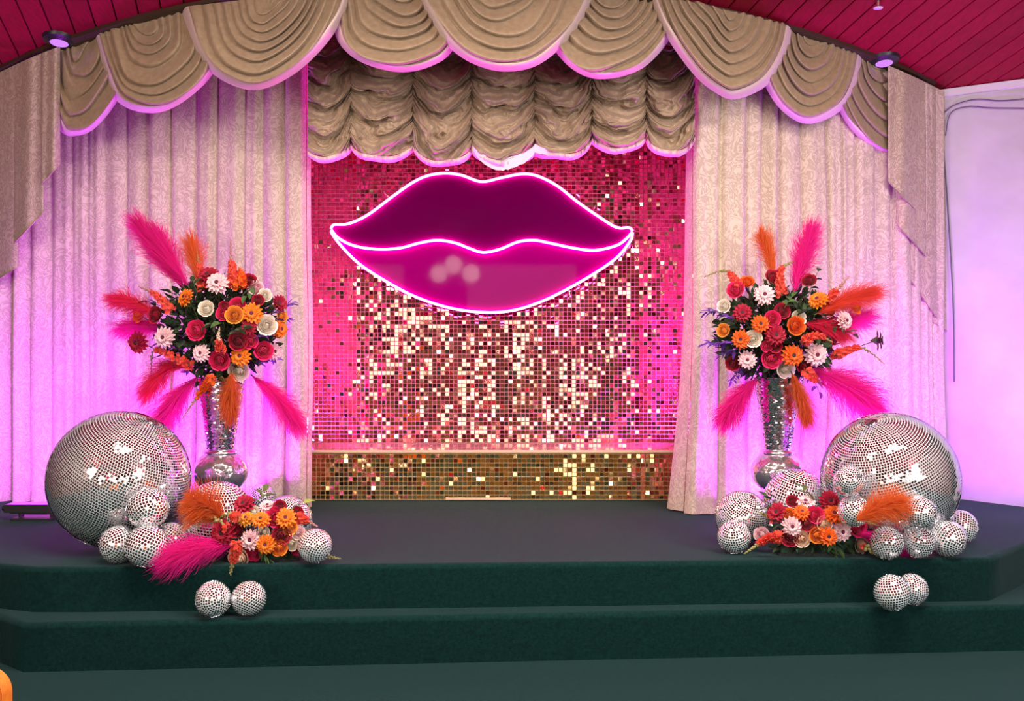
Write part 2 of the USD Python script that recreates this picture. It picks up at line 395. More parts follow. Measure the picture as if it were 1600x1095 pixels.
# returned inner edges of both curtains, seen as a narrow lit fold towards the sequin wall
def edge_fold(G, col, sx, dy, par, flare):
    e = G[:, col]; h = np.linspace(0, 1, len(e))
    P = []
    for u in np.linspace(0, 1, 8):
        q = e.copy(); q[:, 1] += dy * u + .02; q[:, 0] += sx * (.02 * math.sin(u * PI) + flare * (h ** 2.5) * math.sin(u * PI * .8))
        P.append(q)
    part('return_fold', grid(np.array(P)), 'curtain_damask', par, smooth=True)
edge_fold(GR, 0, -1, .22, cr, .07)
edge_fold(GL, -1, 1, .10, cl, .0)

# swags: nested hanging folds between two pins on the curved valance board, with a satin band along the lower edge
def under(p):
    p[:, 2] = np.minimum(p[:, 2], ceil_z(p[:, 1]) - .020)
    return p
def swag(outline, centre, layer, label, folds=8, seed=0, amp=.046, band=11, bulge=.075):
    O = spline(outline, 72); C = np.array(centre, float)
    tn = np.gradient(O, axis=0); tn /= np.linalg.norm(tn, axis=1, keepdims=True)
    nin = np.stack([tn[:, 1], -tn[:, 0]], 1)                # turns inwards for left-to-right U outlines
    flip = np.sign(((C - O) * nin).sum(1)); nin *= flip[:, None]
    u = np.linspace(0, 1, len(O)); env = np.sin(PI * u) ** .8
    I = O + nin * band
    t = thing('swag', label, 'swag')
    nv = folds * 13; vs = np.linspace(.02, 1, nv); G = []
    for v in vs:
        q = C + v * (I - C)
        wig = meshkit.noise(np.stack([u * 3.2, np.full_like(u, v * 4), u * 0 + seed], -1), seed) - .5
        wig2 = meshkit.noise(np.stack([u * 9, np.full_like(u, v * 9), u * 0 + seed], -1), seed + 3) - .5
        ph = folds * v ** .92 + 1.15 * wig
        f = ph - np.floor(ph)
        prof = np.sin(PI * f ** 1.7) ** .8
        a = amp * (.38 + .62 * env) * (.7 + .9 * (meshkit.noise(np.stack([np.floor(ph) * 1.7, u * 1.5, u * 0 + seed], -1), seed + 5)))
        a = a * min(1, max(0, (v - .06) / .30)) ** 1.2
        lift = a * prof + bulge * env * v ** 1.2 + .008 * wig2
        q = q + np.stack([np.zeros_like(u), 7 * prof * env * (f > .3)], -1) * .35
        Y = ray_val(q[:, 0]) + layer - lift
        G.append(under(at(q[:, 0], q[:, 1], Y)))
    G = np.array(G)
    part('cloth', grid(G), 'swag_satin', t, smooth=True)
    B = []
    base = bulge * env
    for k, w in enumerate(np.linspace(0, 1, 7)):
        q = O + nin * band * (1 - w)
        lift = base + .022 * math.sin(PI * (w * .75 + .12)) - .105 * w ** 1.4
        B.append(under(at(q[:, 0], q[:, 1], ray_val(q[:, 0]) + layer - lift)))
    q = O + nin * 2
    B.append(under(at(q[:, 0], q[:, 1], ray_val(q[:, 0]) + layer - base + .12)))
    part('satin_band', grid(np.array(B)), 'trim_satin', t, smooth=True, label='pale pink satin band lit violet from below')
    return G

swag([(60, 82), (74, 150), (95, 205), (122, 212), (150, 199), (182, 160), (208, 105), (206, 35)], (122, 48), .075, 'smallest left swag tucked half under the left jabot', 6, 1, band=10)
swag([(141, 42), (160, 110), (185, 160), (235, 177), (282, 162), (333, 115), (345, 60), (344, 0)], (222, 22), .015, 'swag below the left red ceiling, second from the left jabot', 8, 2)
swag([(281, 14), (302, 76), (337, 119), (395, 141), (450, 122), (500, 80), (537, 28), (556, -25)], (418, -5), -.06, 'wide front swag above the inner edge of the left curtain', 9, 3, band=14)
swag([(500, -25), (517, 25), (530, 68), (566, 98), (625, 113), (675, 103), (708, 78), (730, 20), (740, -25)], (620, -50), .03, 'rear swag tucked between the centre swag and the wide left swag', 8, 4)
swag([(640, -35), (662, 15), (700, 72), (742, 101), (790, 112), (840, 102), (886, 65), (918, 18), (938, -35)], (790, -60), -.06, 'centre front swag hanging straight above the neon lips', 8, 5, band=13)
swag([(838, -25), (848, 35), (866, 78), (900, 112), (942, 124), (1000, 109), (1042, 68), (1062, 20), (1072, -25)], (955, -45), .03, 'rear swag tucked between the centre swag and the wide right swag', 8, 6)
swag([(1008, -20), (1034, 45), (1080, 112), (1118, 145), (1150, 155), (1200, 132), (1232, 82), (1245, 28)], (1138, -4), -.06, 'wide front swag above the inner edge of the right curtain', 8, 7, band=14)
swag([(1178, 5), (1185, 85), (1196, 135), (1225, 176), (1265, 194), (1315, 172), (1341, 130), (1354, 70)], (1272, 40), .015, 'swag below the right red ceiling, between the wide swag and smallest one', 8, 8)
swag([(1292, 45), (1303, 130), (1312, 175), (1343, 216), (1388, 242), (1424, 232), (1446, 180), (1444, 118)], (1378, 80), .075, 'smallest right swag tucked half under the right jabot', 7, 9, band=10)

# jabots: stacked slanting-bottomed pleats
def jabot(label, pleats, layer, seed):
    t = thing('jabot', label, 'jabot')
    for k, (xa, xb, ya, yb, top) in enumerate(pleats):     # px left, px right, bottom at the left, bottom at the right
        us = np.linspace(0, 1, 26); G = []
        for v in np.linspace(0, 1, 40):
            x = xa + (xb - xa) * us
            Y = ray_val(x)
            yt = CY - FPX * (ceil_z(Y) - .012 - CAMZ) / Y
            yb_ = ya + (yb - ya) * us
            y = yt + (yb_ - yt) * v
            d = .045 * np.sin(PI * us) ** .6 + .014 * np.sin(us * 9 + v * 1.2 + seed + 2 * k) + .035 * v * us * (1 if top else -1)
            G.append(at(x, y, Y + layer - d - .022 * (len(pleats) - k)))
        G = np.array(G)
        v_, f_ = grid(G)
        w_ = v_.copy(); w_[:, 1] += .012
        part('pleat', join([(v_, f_), (w_, f_[:, ::-1])]), 'jabot_damask', t, smooth=True)
        E = np.array([G[-1], G[-1] + V(0, -.004, -.010), G[-1] + V(0, .016, -.004)])
        part('edging', grid(E), 'jabot_damask', t, smooth=True)
jabot('tan damask jabot cascading from the ceiling at the far left', [(64, 93, 286, 255, 0), (22, 68, 378, 330, 0), (-60, 28, 470, 415, 0)], .01, 1)
jabot('tan damask jabot cascading in steps beside the right plaster wall', [(1388, 1430, 282, 326, 1), (1402, 1447, 350, 398, 1), (1421, 1467, 434, 500, 1), (1447, 1480, 495, 516, 1)], .02, 2)

# valance board under the ceiling, in the same curve
xs = np.linspace(-4.2, 3.02, 60); ys = val_y(xs)
yf = ys - .05
P = np.array([np.c_[xs, ys + .12, ceil_z(ys) - .0], np.c_[xs, yf, ceil_z(yf) + .004], np.c_[xs, yf, ceil_z(yf) - .024], np.c_[xs, ys + .14, ceil_z(ys + .14) - .022]])
part('trim_4', grid(P), 'dark_wood', kind='structure', label='thin dark wooden rail where the swags meet the ceiling')

xs = np.linspace(-4.2, 2.98, 160); ys = val_y(xs) + .11
P = np.array([np.c_[xs, ys + .004 * np.sin(xs * 40), ceil_z(ys) - .008 - d] for d in np.linspace(0, .2, 4)])
t = thing('valance_heading', 'flat tan cloth heading behind the tops of the swags', 'valance')
part('cloth', grid(P), 'swag_satin', t, smooth=True)

# gathered festoon blind
def festoon():
    t = thing('festoon_blind', 'ruched tan festoon blind gathered above the sequin wall', 'festoon blind')
    nx, ny = 620, 210
    xs = np.linspace(481, 1086, nx)
    cuts = np.array([440, 470, 548, 645, 737, 835, 925, 1010, 1088, 1130.])
    low = np.array([243, 244, 244, 251, 250, 240, 230, 236, 226]); 
    i = np.clip(np.searchsorted(cuts, xs) - 1, 0, 8); f = (xs - cuts[i]) / (cuts[i + 1] - cuts[i])
    sag = 1 - (2 * f - 1) ** 2
    cut_y = np.interp(xs, cuts, [222, 222, 222, 225, 227, 232, 214, 208, 206, 206])
    bot = cut_y + (low[i] - cut_y) * sag ** .6
    rr = np.random.default_rng(4); phs_c, tilt_c = rr.uniform(-.35, .35, 9), rr.uniform(-2, 2, 9)
    phs = np.interp(xs, (cuts[1:] + cuts[:-1]) / 2, phs_c); tilt = tilt_c[i]
    G = []
    for v in np.linspace(0, 1, ny):
        y = 46 + (bot - 46) * v
        pull = .6 + .4 * sag
        warp = meshkit.fbm(np.stack([xs / 48 + v * 2, np.full_like(xs, v * 6), xs * 0], -1), 3, 3) - .5
        warp2 = meshkit.fbm(np.stack([xs / 17, np.full_like(xs, v * 17), xs * 0], -1), 3, 9) - .5
        big = np.sin(2 * PI * (v * 4.6 - .42 * sag + 1.3 * warp + phs))
        sm = (v * 21 - 2.3 * sag + 5.0 * warp + 1.3 * warp2 + 4 * phs + 1.1 * tilt * (f - .5)); fr = np.abs((sm % 1) * 2 - 1)
        d = .050 * big * pull + .040 * (1 - fr ** .8) * (.5 + meshkit.noise(np.stack([xs / 40, np.floor(sm) * 1.3, xs * 0], -1), 5)) + .022 * warp2 + .032 * sag ** .8
        yy = y + (5 * big * sag + 3 * warp2) * math.sin(PI * min(1, v * 1.0)) 
        G.append(at(xs, yy, 6.66 - d))
    G = np.array(G)
    part('cloth', grid(G), 'festoon_cloth', t, smooth=True)
    E = []
    for w in np.linspace(0, 1, 6):
        q = G[-1].copy(); q[:, 2] -= .034 * math.sin(PI / 2 * w) ; q[:, 1] += -.03 * math.sin(PI * w) + .05 * w
        E.append(q + np.c_[np.zeros((nx, 2)), .005 * np.sin(xs * .11)])
    part('hem', grid(np.array(E)), 'trim_satin', t, smooth=True)
    a, b = np.searchsorted(xs, [738, 868])
    q = G[-1][a:b].copy(); q[:, 1] = q[:, 1].mean() - .03; uu = np.linspace(0, 1, b - a); drop = .055 * np.sin(PI * uu ** .75)
    L = np.array([q + np.c_[uu * 0, uu * 0 - .006 + .02 * w, .012 - (drop + .02) * w] for w in np.linspace(0, 1, 6)])
    part('lining', grid(L), 'lining_white', t, smooth=True, label='white lining showing below the hem')
festoon()

# ------------------------------------------------------------------ sequin walls
def sequins(x0, x1, z0, z1, pitch, y, seed, calm, up=0.0, colb=1.0):
    r = np.random.default_rng(seed)
    nx, nz = int((x1 - x0) / pitch), int((z1 - z0) / pitch)
    X, Z = np.meshgrid(x0 + (np.arange(nx) + .5) * pitch, z0 + (np.arange(nz) + .5) * pitch)
    X, Z = X.ravel(), Z.ravel(); n = len(X)
    ix, iz = np.floor((X - x0) / pitch), np.floor((Z - z0) / pitch)
    pan = (np.floor(ix / 10) * 13 + np.floor(iz / 10) * 7).astype(int)     # 30 cm panels hang a little differently
    pt = r.normal(0, 1, (200, 2))[pan % 200]
    low = np.stack([meshkit.fbm(np.c_[X * 2.5, Z * 2.5, X * 0 + k], 3, seed + k) - .5 for k in (0, 1)], 1)
    wild = (r.random(n) < .30)[:, None]
    tilt = pt * math.radians(1.2) + low * math.radians(calm) + r.normal(0, math.radians(1.3), (n, 2)) + wild * r.normal(0, math.radians(7), (n, 2))
    tilt[:, 0] += r.normal(0, math.radians(2.0), nx)[ix.astype(int)]       # columns turn together
    tilt[:, 1] += (np.abs(r.normal(0, math.radians(colb), nx)))[ix.astype(int)]      # and some columns hang tipped up
    a, b = tilt[:, 0], tilt[:, 1] + up                          # turn about z, tip about x
    h = pitch * .41; d = .0007
    ex = np.stack([np.cos(a), np.sin(a), a * 0], 1); n_ = np.stack([np.sin(a) * np.cos(b), -np.cos(a) * np.cos(b), np.sin(b)], 1)
    ez = np.cross(n_, ex) * -1; ez = np.where(ez[:, 2:] < 0, -ez, ez)
    c = np.stack([X, np.full(n, y - .010), Z], 1)
    k = .86
    ring = [(-k, -1), (k, -1), (1, -k), (1, k), (k, 1), (-k, 1), (-1, k), (-1, -k)]
    F = np.stack([c + h * (p * ex + q * ez) for p, q in ring], 1)
    B = F - n_[:, None] * d * 2
    P = np.concatenate([F, B], 1)                          # 16 points each
    f = [[0, j, j + 1] for j in range(1, 7)] + [x for j in range(8) for x in ([j, 8 + j, 8 + (j + 1) % 8], [j, 8 + (j + 1) % 8, (j + 1) % 8])]
    f = np.array(f)
    return P.reshape(-1, 3), (f[None] + np.arange(n)[:, None, None] * 16).reshape(-1, 3)
LEDGE = .81
WY, KY = 7.85, 7.30
t = thing('sequin_wall', 'gold square sequin backdrop behind the neon lips', 'sequin backdrop')
part('backing', box((-.06, WY + .02, 2.06), (3.4, .03, 2.5)), 'sequin_grid', t)
part('sequins', sequins(-1.74, 1.6, LEDGE + .005, 3.25, .0323, WY, 5, 5.0, 0.0, 4.2), 'gold_sequin', t, kind='stuff')
t = thing('sequin_riser', 'low gold sequin-covered riser below the sequin wall', 'riser')
part('body', box((-.09, (KY + WY + .04) / 2 + .012, (STAGE + LEDGE) / 2 - .005), (3.1, WY - KY + .02, LEDGE - STAGE - .012)), 'yellow_grid', t)
part('sequins', sequins(-1.62, 1.44, STAGE + .01, LEDGE - .018, .0325, KY - .006, 8, 4.0, .035), 'yellow_sequin', t, kind='stuff')
part('top_board', box((-.09, (KY + WY) / 2 - .012, LEDGE - .004), (3.1, WY - KY + .02, .012)), 'ledge_gloss', t)
part('edge_strip', box((-.09, KY - .026, LEDGE - .006), (3.1, .012, .018)), 'ledge_edge', t)
p = at(747, 776, KY - .03)
part('edge_strip', box((p[0], KY - .024, STAGE + .018), (.46, .008, .016)), 'ledge_edge', t)

# ------------------------------------------------------------------ neon lips
LY = 7.66
upper = [(517, 358), (522, 351), (544, 349.5), (574, 336), (612, 308), (645, 285), (670, 274), (697, 270.7), (722, 274), (752, 283.8), (782, 278), (815, 271.8), (840, 275), (870, 290), (902, 315), (935, 338), (963, 355), (983, 355.6), (988.5, 361)]
mid = [(517.5, 359), (529, 372), (552, 383.5), (585, 389), (623, 387.8), (656, 379.5), (684, 375.4), (711, 379.5), (733, 387.8), (755, 394.3), (782, 389), (809, 378), (834, 375.3), (858, 379.5), (897, 387.7), (930, 391), (963, 383.6), (979, 372.6), (988, 362)]
lower = [(517.5, 361), (520, 367), (533, 384), (560, 411), (599, 437), (648, 463), (703, 481), (757, 488), (801, 485), (842, 472.6), (880, 455), (924, 430), (963, 403), (985, 376), (988.5, 363)]
sign = thing('neon_sign', 'glowing pink neon lips sign mounted on the sequin wall', 'neon sign')
def panel(a, b, y0, y1):
    import shapely.geometry as sg
    a, b = spline(a, 120), spline(b, 120)
    pa = at(a[:, 0], a[:, 1], LY); pb = at(b[:, 0], b[:, 1], LY)
    ring = np.vstack([pa[:, [0, 2]], pb[::-1][:, [0, 2]]])
    pg = sg.Polygon(ring).buffer(.004).buffer(0)
    if pg.geom_type != 'Polygon': pg = max(pg.geoms, key=lambda g: g.area)
    v, f = tm(trimesh.creation.extrude_polygon(pg, y1 - y0, engine='earcut'))
    w = np.c_[v[:, 0], y1 - v[:, 2], v[:, 1]]
    return w, f
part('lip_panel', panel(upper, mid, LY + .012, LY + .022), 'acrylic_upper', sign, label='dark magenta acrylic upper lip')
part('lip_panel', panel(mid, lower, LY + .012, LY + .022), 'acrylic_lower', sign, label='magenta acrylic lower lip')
for nm, c in (('upper', upper), ('mid', mid), ('lower', lower)):
    q = spline(c, 160); part('neon_tube', tube(at(q[:, 0], q[:, 1], LY), .0105, 8), 'neon', sign, smooth=True)
for px, py in ((600, 300), (930, 322), (620, 455), (890, 455)):
    p = at(px, py, LY + .02); part('standoff', tube([p, p + V(0, .17, 0)], .008, 8), 'chrome', sign, smooth=40)

# ------------------------------------------------------------------ mirror balls
def ball_mesh(R, rows, gap):
    tiles_v, tiles_f, n = [], [], 0
    faces = np.array([[0, 1, 2], [0, 2, 3]] + [x for j in range(4) for x in ([j, 4 + j, 4 + (j + 1) % 4], [j, 4 + (j + 1) % 4, (j + 1) % 4])])
    size = PI * R / rows; h = size * (1 - gap) / 2
    C, E, Nn, Wd = [], [], [], []
    for i in range(rows):
        th = PI * (i + .5) / rows; c = max(4, int(round(2 * PI * R * math.sin(th) / size)))
        a = 2 * PI * (np.arange(c) + .5 * (i % 2)) / c
        nrm = np.stack([math.sin(th) * np.cos(a), math.sin(th) * np.sin(a), np.full(c, math.cos(th))], 1)
        C.append(nrm * R); Nn.append(nrm); E.append(np.stack([-np.sin(a), np.cos(a), a * 0], 1))
    C, Nn, E = map(np.vstack, (C, Nn, E)); T = np.cross(Nn, E)
    r = np.random.default_rng(rows); j = r.normal(0, .022, (len(C), 2))
    N2 = Nn + E * j[:, :1] + T * j[:, 1:]; N2 /= np.linalg.norm(N2, axis=1, keepdims=True)
    E2 = np.cross(T, N2); E2 /= np.linalg.norm(E2, axis=1, keepdims=True); T2 = np.cross(N2, E2)
    F = np.stack([C + h * (p * E2 + q * T2) for p, q in ((-1, -1), (1, -1), (1, 1), (-1, 1))], 1)
    B = F - Nn[:, None] * size * .22
    P = np.concatenate([F, B], 1)
    return P.reshape(-1, 3), (faces[None] + np.arange(len(C))[:, None, None] * 8).reshape(-1, 3)
def rot_of(seed):
    q = np.random.default_rng(seed).normal(0, 1, 4); q /= np.linalg.norm(q)
    return trimesh.transformations.quaternion_matrix(q)[:3, :3]
protos = {}
def ball(size, px, cy, Y, R, label, seed, name='mirror_ball', on=STAGE, floor=True, tilt=None):
    """size picks the tile count. The ball stands on the level 'on', or is centred at pixel row cy if not floor."""
    rows = {'big': 80, 'mid': 36, 'small': 21}[size]
    X = (px - CX) / FPX * Y
    z = on + R if floor else CAMZ - (cy - CY) / FPX * Y
    rot = rot_of(seed) if tilt is None else trimesh.transformations.euler_matrix(*tilt)[:3, :3]
    if size not in protos:
        path = '/World/_' + size
        x = stage.CreateClassPrim('/World/mirror_ball_kind_' + size)
        UsdGeom.Xform.Define(stage, x.GetPath()); x.SetSpecifier(Sdf.SpecifierClass)
        core = trimesh.creation.icosphere(4 if size == 'big' else 3, .988 - .25 * PI / rows * .22)
        part('core', tm(core), 'ball_core', x, smooth=True)
        part('mirror_tiles', ball_mesh(1.0, rows, .29), 'mirror_tile', x, kind='stuff')
        part('hanging_cap', lathe([(.0, 1.03), (.05, 1.03), (.09, 1.01), (.10, .98)][::-1], 16), 'chrome', x, smooth=40)
        protos[size] = x.GetPath()
    t = thing(name, label, 'mirror ball', (X, Y, z), rot, None, None, R)
    t.GetReferences().AddInternalReference(protos[size]); t.SetInstanceable(True)
    return V(X, Y, z)

ball('big', 187, 0, 5.55, .372, 'giant mirror ball in front of the left curtain', 1, tilt=(.25, .5, .3))
ball('small', 229, 0, 5.06, .105, 'small mirror ball on the stage edge, under the one perched before the left giant', 2)
ball('small', 185, 0, 5.16, .0956, 'small mirror ball furthest left on the stage floor, touching the left giant ball', 3)
ball('small', 231, 794, 5.17, .105, 'small mirror ball perched on two others in front of the left giant', 4, floor=False)
ball('small', 266, 0, 5.27, .093, 'small mirror ball half hidden above the pink plume on the left', 5)
ball('mid', 340, 0, 5.42, .189, 'medium mirror ball behind the orange plume, below the left vase', 6, tilt=(.15, .1, .2))
ball('small', 409, 0, 6.80, .094, 'small mirror ball at the foot of the left curtain beside the left vase', 7)
ball('mid', 450, 0, 5.66, .134, 'medium mirror ball behind the left floor flowers, nearest the sequin riser', 8)
ball('small', 492, 0, 5.15, .0875, 'small mirror ball at the right end of the left floor flowers', 9)
ball('small', 333, 0, 4.965, .0865, 'small mirror ball on the lower step at left, outer one of the pair', 10, on=STEP)
ball('small', 389, 0, 4.98, .0855, 'small mirror ball on the lower step at left, inner one of the pair', 11, on=STEP)
ball('big', 1390, 0, 5.60, .366, 'giant mirror ball in front of the right curtain', 12, tilt=(.2, -.45, .2))
ball('small', 1327, 751, 5.20, .0785, 'small mirror ball perched high against the right giant above the orange plume', 13, floor=False)
ball('small', 1334, 798, 5.22, .082, 'small mirror ball wedged under the highest one beside the right giant', 14, floor=False, tilt=(.9, .2, .1))
ball('mid', 1244, 0, 5.95, .19, 'medium mirror ball below the right vase', 15, tilt=(.2, .15, .4))
ball('mid', 1159, 0, 5.66, .148, 'medium mirror ball at the inner foot of the right curtain', 36, tilt=(.5, .3, .1))
ball('small', 1147, 0, 5.40, .088, 'small mirror ball left of the right floor flowers, before a medium ball', 37, tilt=(.4, -.3, .2))
ball('small', 1437, 800, 5.16, .083, 'small mirror ball perched on the row of balls before the right giant', 18, floor=False)
ball('small', 1386, 0, 5.25, .0855, 'small mirror ball at the right end of the right floor flowers', 19)
ball('small', 1435, 0, 5.28, .084, 'small mirror ball in the right row, with pink plume beside it', 20)
ball('small', 1480, 0, 5.32, .095, 'small mirror ball in the right row, below the right edge of the giant', 21)
ball('small', 1501, 0, 5.68, .092, 'small mirror ball furthest right on the stage', 22)
ball('small', 1394, 0, 5.08, .09, 'small mirror ball on the lower step at right, front one of the pair', 23, on=STEP)
ball('small', 1425, 0, 5.185, .0815, 'small mirror ball on the lower step at right, rear one of the pair', 24, on=STEP)

# ------------------------------------------------------------------ vases
def vase(px, Y, label):
    X = (px - CX) / FPX * Y
    t = thing('vase', label, 'vase', (X, Y, STAGE))
    body = [(.083, .462), (.086, .50), (.094, .56), (.108, .66), (.124, .76), (.138, .85), (.147, .90), (.150, .905), (.146, .905), (.132, .84), (.100, .66)]
    part('trumpet', lathe(body, 64), 'vase_silver', t, smooth=60)
    r = np.random.default_rng(int(px)); bz = np.array(body[:8]); ms = []
    for i in range(46):
        z0, z1 = .468 + i * .0094, .468 + (i + 1) * .0094
        rz = np.interp((z0 + z1) / 2, bz[:, 1], bz[:, 0]) + .0012; n = 44
        slope = (np.interp(z1, bz[:, 1], bz[:, 0]) - np.interp(z0, bz[:, 1], bz[:, 0])) / (z1 - z0)
        for j in range(n):
            a = 2 * PI * (j + .5 * (i % 2) + r.uniform(-.12, .12)) / n
            o = V(math.cos(a), math.sin(a), -slope); e = V(-math.sin(a), math.cos(a), 0)
            o = o + e * r.normal(0, .10) + V(0, 0, r.normal(0, .10)); o /= np.linalg.norm(o); e = e - o * (e @ o); e /= np.linalg.norm(e); q = np.cross(o, e)
            c = V(math.cos(a) * rz, math.sin(a) * rz, (z0 + z1) / 2); h, w_ = .0042, PI * rz / n * .86
            ms.append([c + e * w_ * x + q * h * y for x, y in ((-1, -1), (1, -.8 + r.uniform(-.2, .2)), (.9, 1), (-1, .9))])
    Q = np.array(ms).reshape(-1, 3); ff = np.arange(len(ms))[:, None] * 4
    part('mosaic', (Q, np.vstack([ff + [0, 1, 2], ff + [0, 2, 3]])), 'vase_mosaic', t, kind='stuff')
    ring = [(.083, .425)] + [(.088 + .014 * math.cos(a), .443 + .016 * math.sin(a)) for a in np.linspace(-1.4, 1.4, 9)] + [(.083, .462)]
    part('collar', lathe(ring, 56), 'vase_silver', t, smooth=60)
    bulb = [(.062, .198)] + [(.165 * math.cos(a), .325 + .135 * math.sin(a)) for a in np.linspace(-1.15, 1.0, 22)] + [(.083, .427)]
    part('bulb', lathe(bulb, 64), 'vase_mercury', t, smooth=60)
    foot = [(.0, .002), (.125, .002), (.13, .012), (.12, .028), (.075, .06), (.05, .11), (.046, .16), (.062, .20)]
    part('foot', lathe(foot, 48), 'vase_silver', t, smooth=60)
    return V(X, Y, STAGE + .90)
VL = vase(345, 6.30, 'tall silver trumpet vase holding the left bouquet')
VR = vase(1216, 6.30, 'tall silver trumpet vase holding the right bouquet')

# ------------------------------------------------------------------ flowers
R0 = np.random.default_rng(77)
def petal_grid(L, W, nu=4, nv=3, curl=0.0, cup=0.0, tipw=.35, basew=.35):
    """A petal along +x from the origin, cupped and curled towards +z."""
    u = np.linspace(0, 1, nu + 1)[:, None]; v = np.linspace(-1, 1, nv)[None]
    prof = basew + (1 - basew) * np.sin(PI * np.minimum(u * .72 + .08, 1)) ** .9
    prof = np.where(u > .8, prof * (1 - (1 - tipw) * ((u - .8) / .2) ** 2), prof)
    x = L * u + 0 * v; y = W / 2 * prof * v; z = curl * u ** 2 + cup * (v ** 2) * prof + 0 * x
    return np.stack([x, y, z], -1)
def rotz(a): c, s = math.cos(a), math.sin(a); return np.array([[c, -s, 0], [s, c, 0], [0, 0, 1]])
def roty(a): c, s = math.cos(a), math.sin(a); return np.array([[c, 0, s], [0, 1, 0], [-s, 0, c]])

def stem_part(t, R, loc, focus, r=.0028):
    """The stem, from the back of the head towards the bunch, in the thing's own coordinates."""
    d = R.T @ (focus - loc); k = .75
    pts = [V(0, 0, -.002), V(0, 0, -.03) + d * .15, d * .5 + V(0, 0, -.02), d * k]
    part('stem', tube(spline(pts, 7), r, 5), 'stem_green', t, smooth=True)

def gerbera(loc, R, dia, color, label, focus, group=None, eye='eye_maroon', cupping=.10):
    t = thing('gerbera', label, 'gerbera', loc, R)
    r = dia / 2; ms = []
    for layer, (n, rr, zz, up) in enumerate([(15, 1.0, 0, cupping), (13, .84, .012 * dia / .1, cupping + .12), (12, .46, .02 * dia / .1, cupping + .35)]):
        for i in range(n):
            a = 2 * PI * (i + .5 * layer) / n + R0.normal(0, .04)
            g = petal_grid(r * rr * R0.uniform(.93, 1.04) - r * .12, 2 * PI * r * .62 / n * 1.28, 4, 3, curl=-.06 * r + R0.normal(0, .02 * r), cup=.006 * dia / .1)
            v, f = grid(g); v = v @ roty(-up).T + V(r * .12, 0, zz); ms.append((v @ rotz(a).T, f))
    part('petals', join(ms), color, t, smooth=True)
    e = r * .29
    part('centre', lathe([(e, .006), (e * 1.02, .016 * dia / .1), (e * .6, .024 * dia / .1), (0.0001, .020 * dia / .1)], 14), eye, t, smooth=True)
    part('calyx', lathe([(.003, -.03 * dia / .1), (e * .9, -.012 * dia / .1), (e * 1.5, .0)], 10), 'stem_green', t, smooth=True)
    stem_part(t, R, loc, focus)

def rose(loc, R, dia, color, label, focus, open_=.6):
    t = thing('rose', label, 'rose', loc, R)
    r = dia / 2; ms = []
    rings = [(3, .30, 1.02, 1.4, 1), (4, .42, 1.0, 1.3, 1), (5, .55, .96, 1.2, 1), (5, .68, .91, 1.1, 1), (6, .81, .84, .9, .9), (6, .95, .74, .8, .8)]
    for k, (n, rr, hh, ang, wrap) in enumerate(rings):
        for i in range(n):
            a0 = 2 * PI * (i + .37 * k) / n + R0.normal(0, .08); half = PI / n * 1.35
            u = np.linspace(0, 1, 6)[:, None]; v = np.linspace(-1, 1, 6)[None]
            aa = a0 + half * v * (.45 + .55 * np.sin(PI * np.minimum(u * .8 + .15, 1)))
            rad = r * rr * (.35 + .65 * np.sin(u * PI / 2) ** .7) * (1 + .05 * (k % 2)) + r * .10 * u ** 5 * (k > 0) * (1.0 + .6 * (k == 5)) + .012 * r * v * (1 if i % 2 else -1)
            rad = rad * (1 - (.55, .45, .34, .22, .10, 0)[k] * u ** 3)
            z = r * (-.55 + 1.05 * hh * u ** 1.05) - r * .07 * v ** 2 * u - r * .10 * (u ** 6) * (k > 1)
            z = z + r * R0.normal(0, .02)
            ms.append(grid(np.stack([rad * np.cos(aa), rad * np.sin(aa), z + 0 * aa], -1)))
    sp = np.linspace(0, 1, 30); aa = sp * 9.5; rr = r * (.02 + .26 * sp)      # the rolled heart
    P = np.stack([np.stack([rr * np.cos(aa), rr * np.sin(aa), np.full(30, zz * r) - .10 * r * sp * (zz > 0)], -1) for zz in (-.3, .2, .58)])
    ms.append(grid(P))
    iv = trimesh.creation.icosphere(2); ms.append((np.array(iv.vertices) * V(.20, .20, .58) * r + V(0, 0, -.10 * r), np.array(iv.faces)))
    part('petals', join(ms), color, t, smooth=True)
    part('calyx', lathe([(.003, -.75 * r), (r * .25, -.66 * r), (r * .5, -.50 * r), (r * .62, -.3 * r)], 10), 'stem_green', t, smooth=True)
    stem_part(t, R, loc, focus)

def leaf_mesh(L, W, fold=.25, bend=.25, nu=5):
    u = np.linspace(0, 1, nu + 1)[:, None]; v = np.array([-1, 0, 1.])[None]
    prof = np.sin(PI * u ** .8) ** .8 + .01
    return grid(np.stack([L * u + 0 * v, W / 2 * prof * v, fold * W * np.abs(v) * prof - bend * L * u ** 2], -1))

def oriented(m, loc, R):
    v, f = m; return np.asarray(v) @ np.asarray(R).T + loc, f
def along(d, spin=0.0):
    """Rotation whose local x runs along d."""
    F = frame(d, spin); return np.stack([F[:, 2], F[:, 0], F[:, 1]], 1)

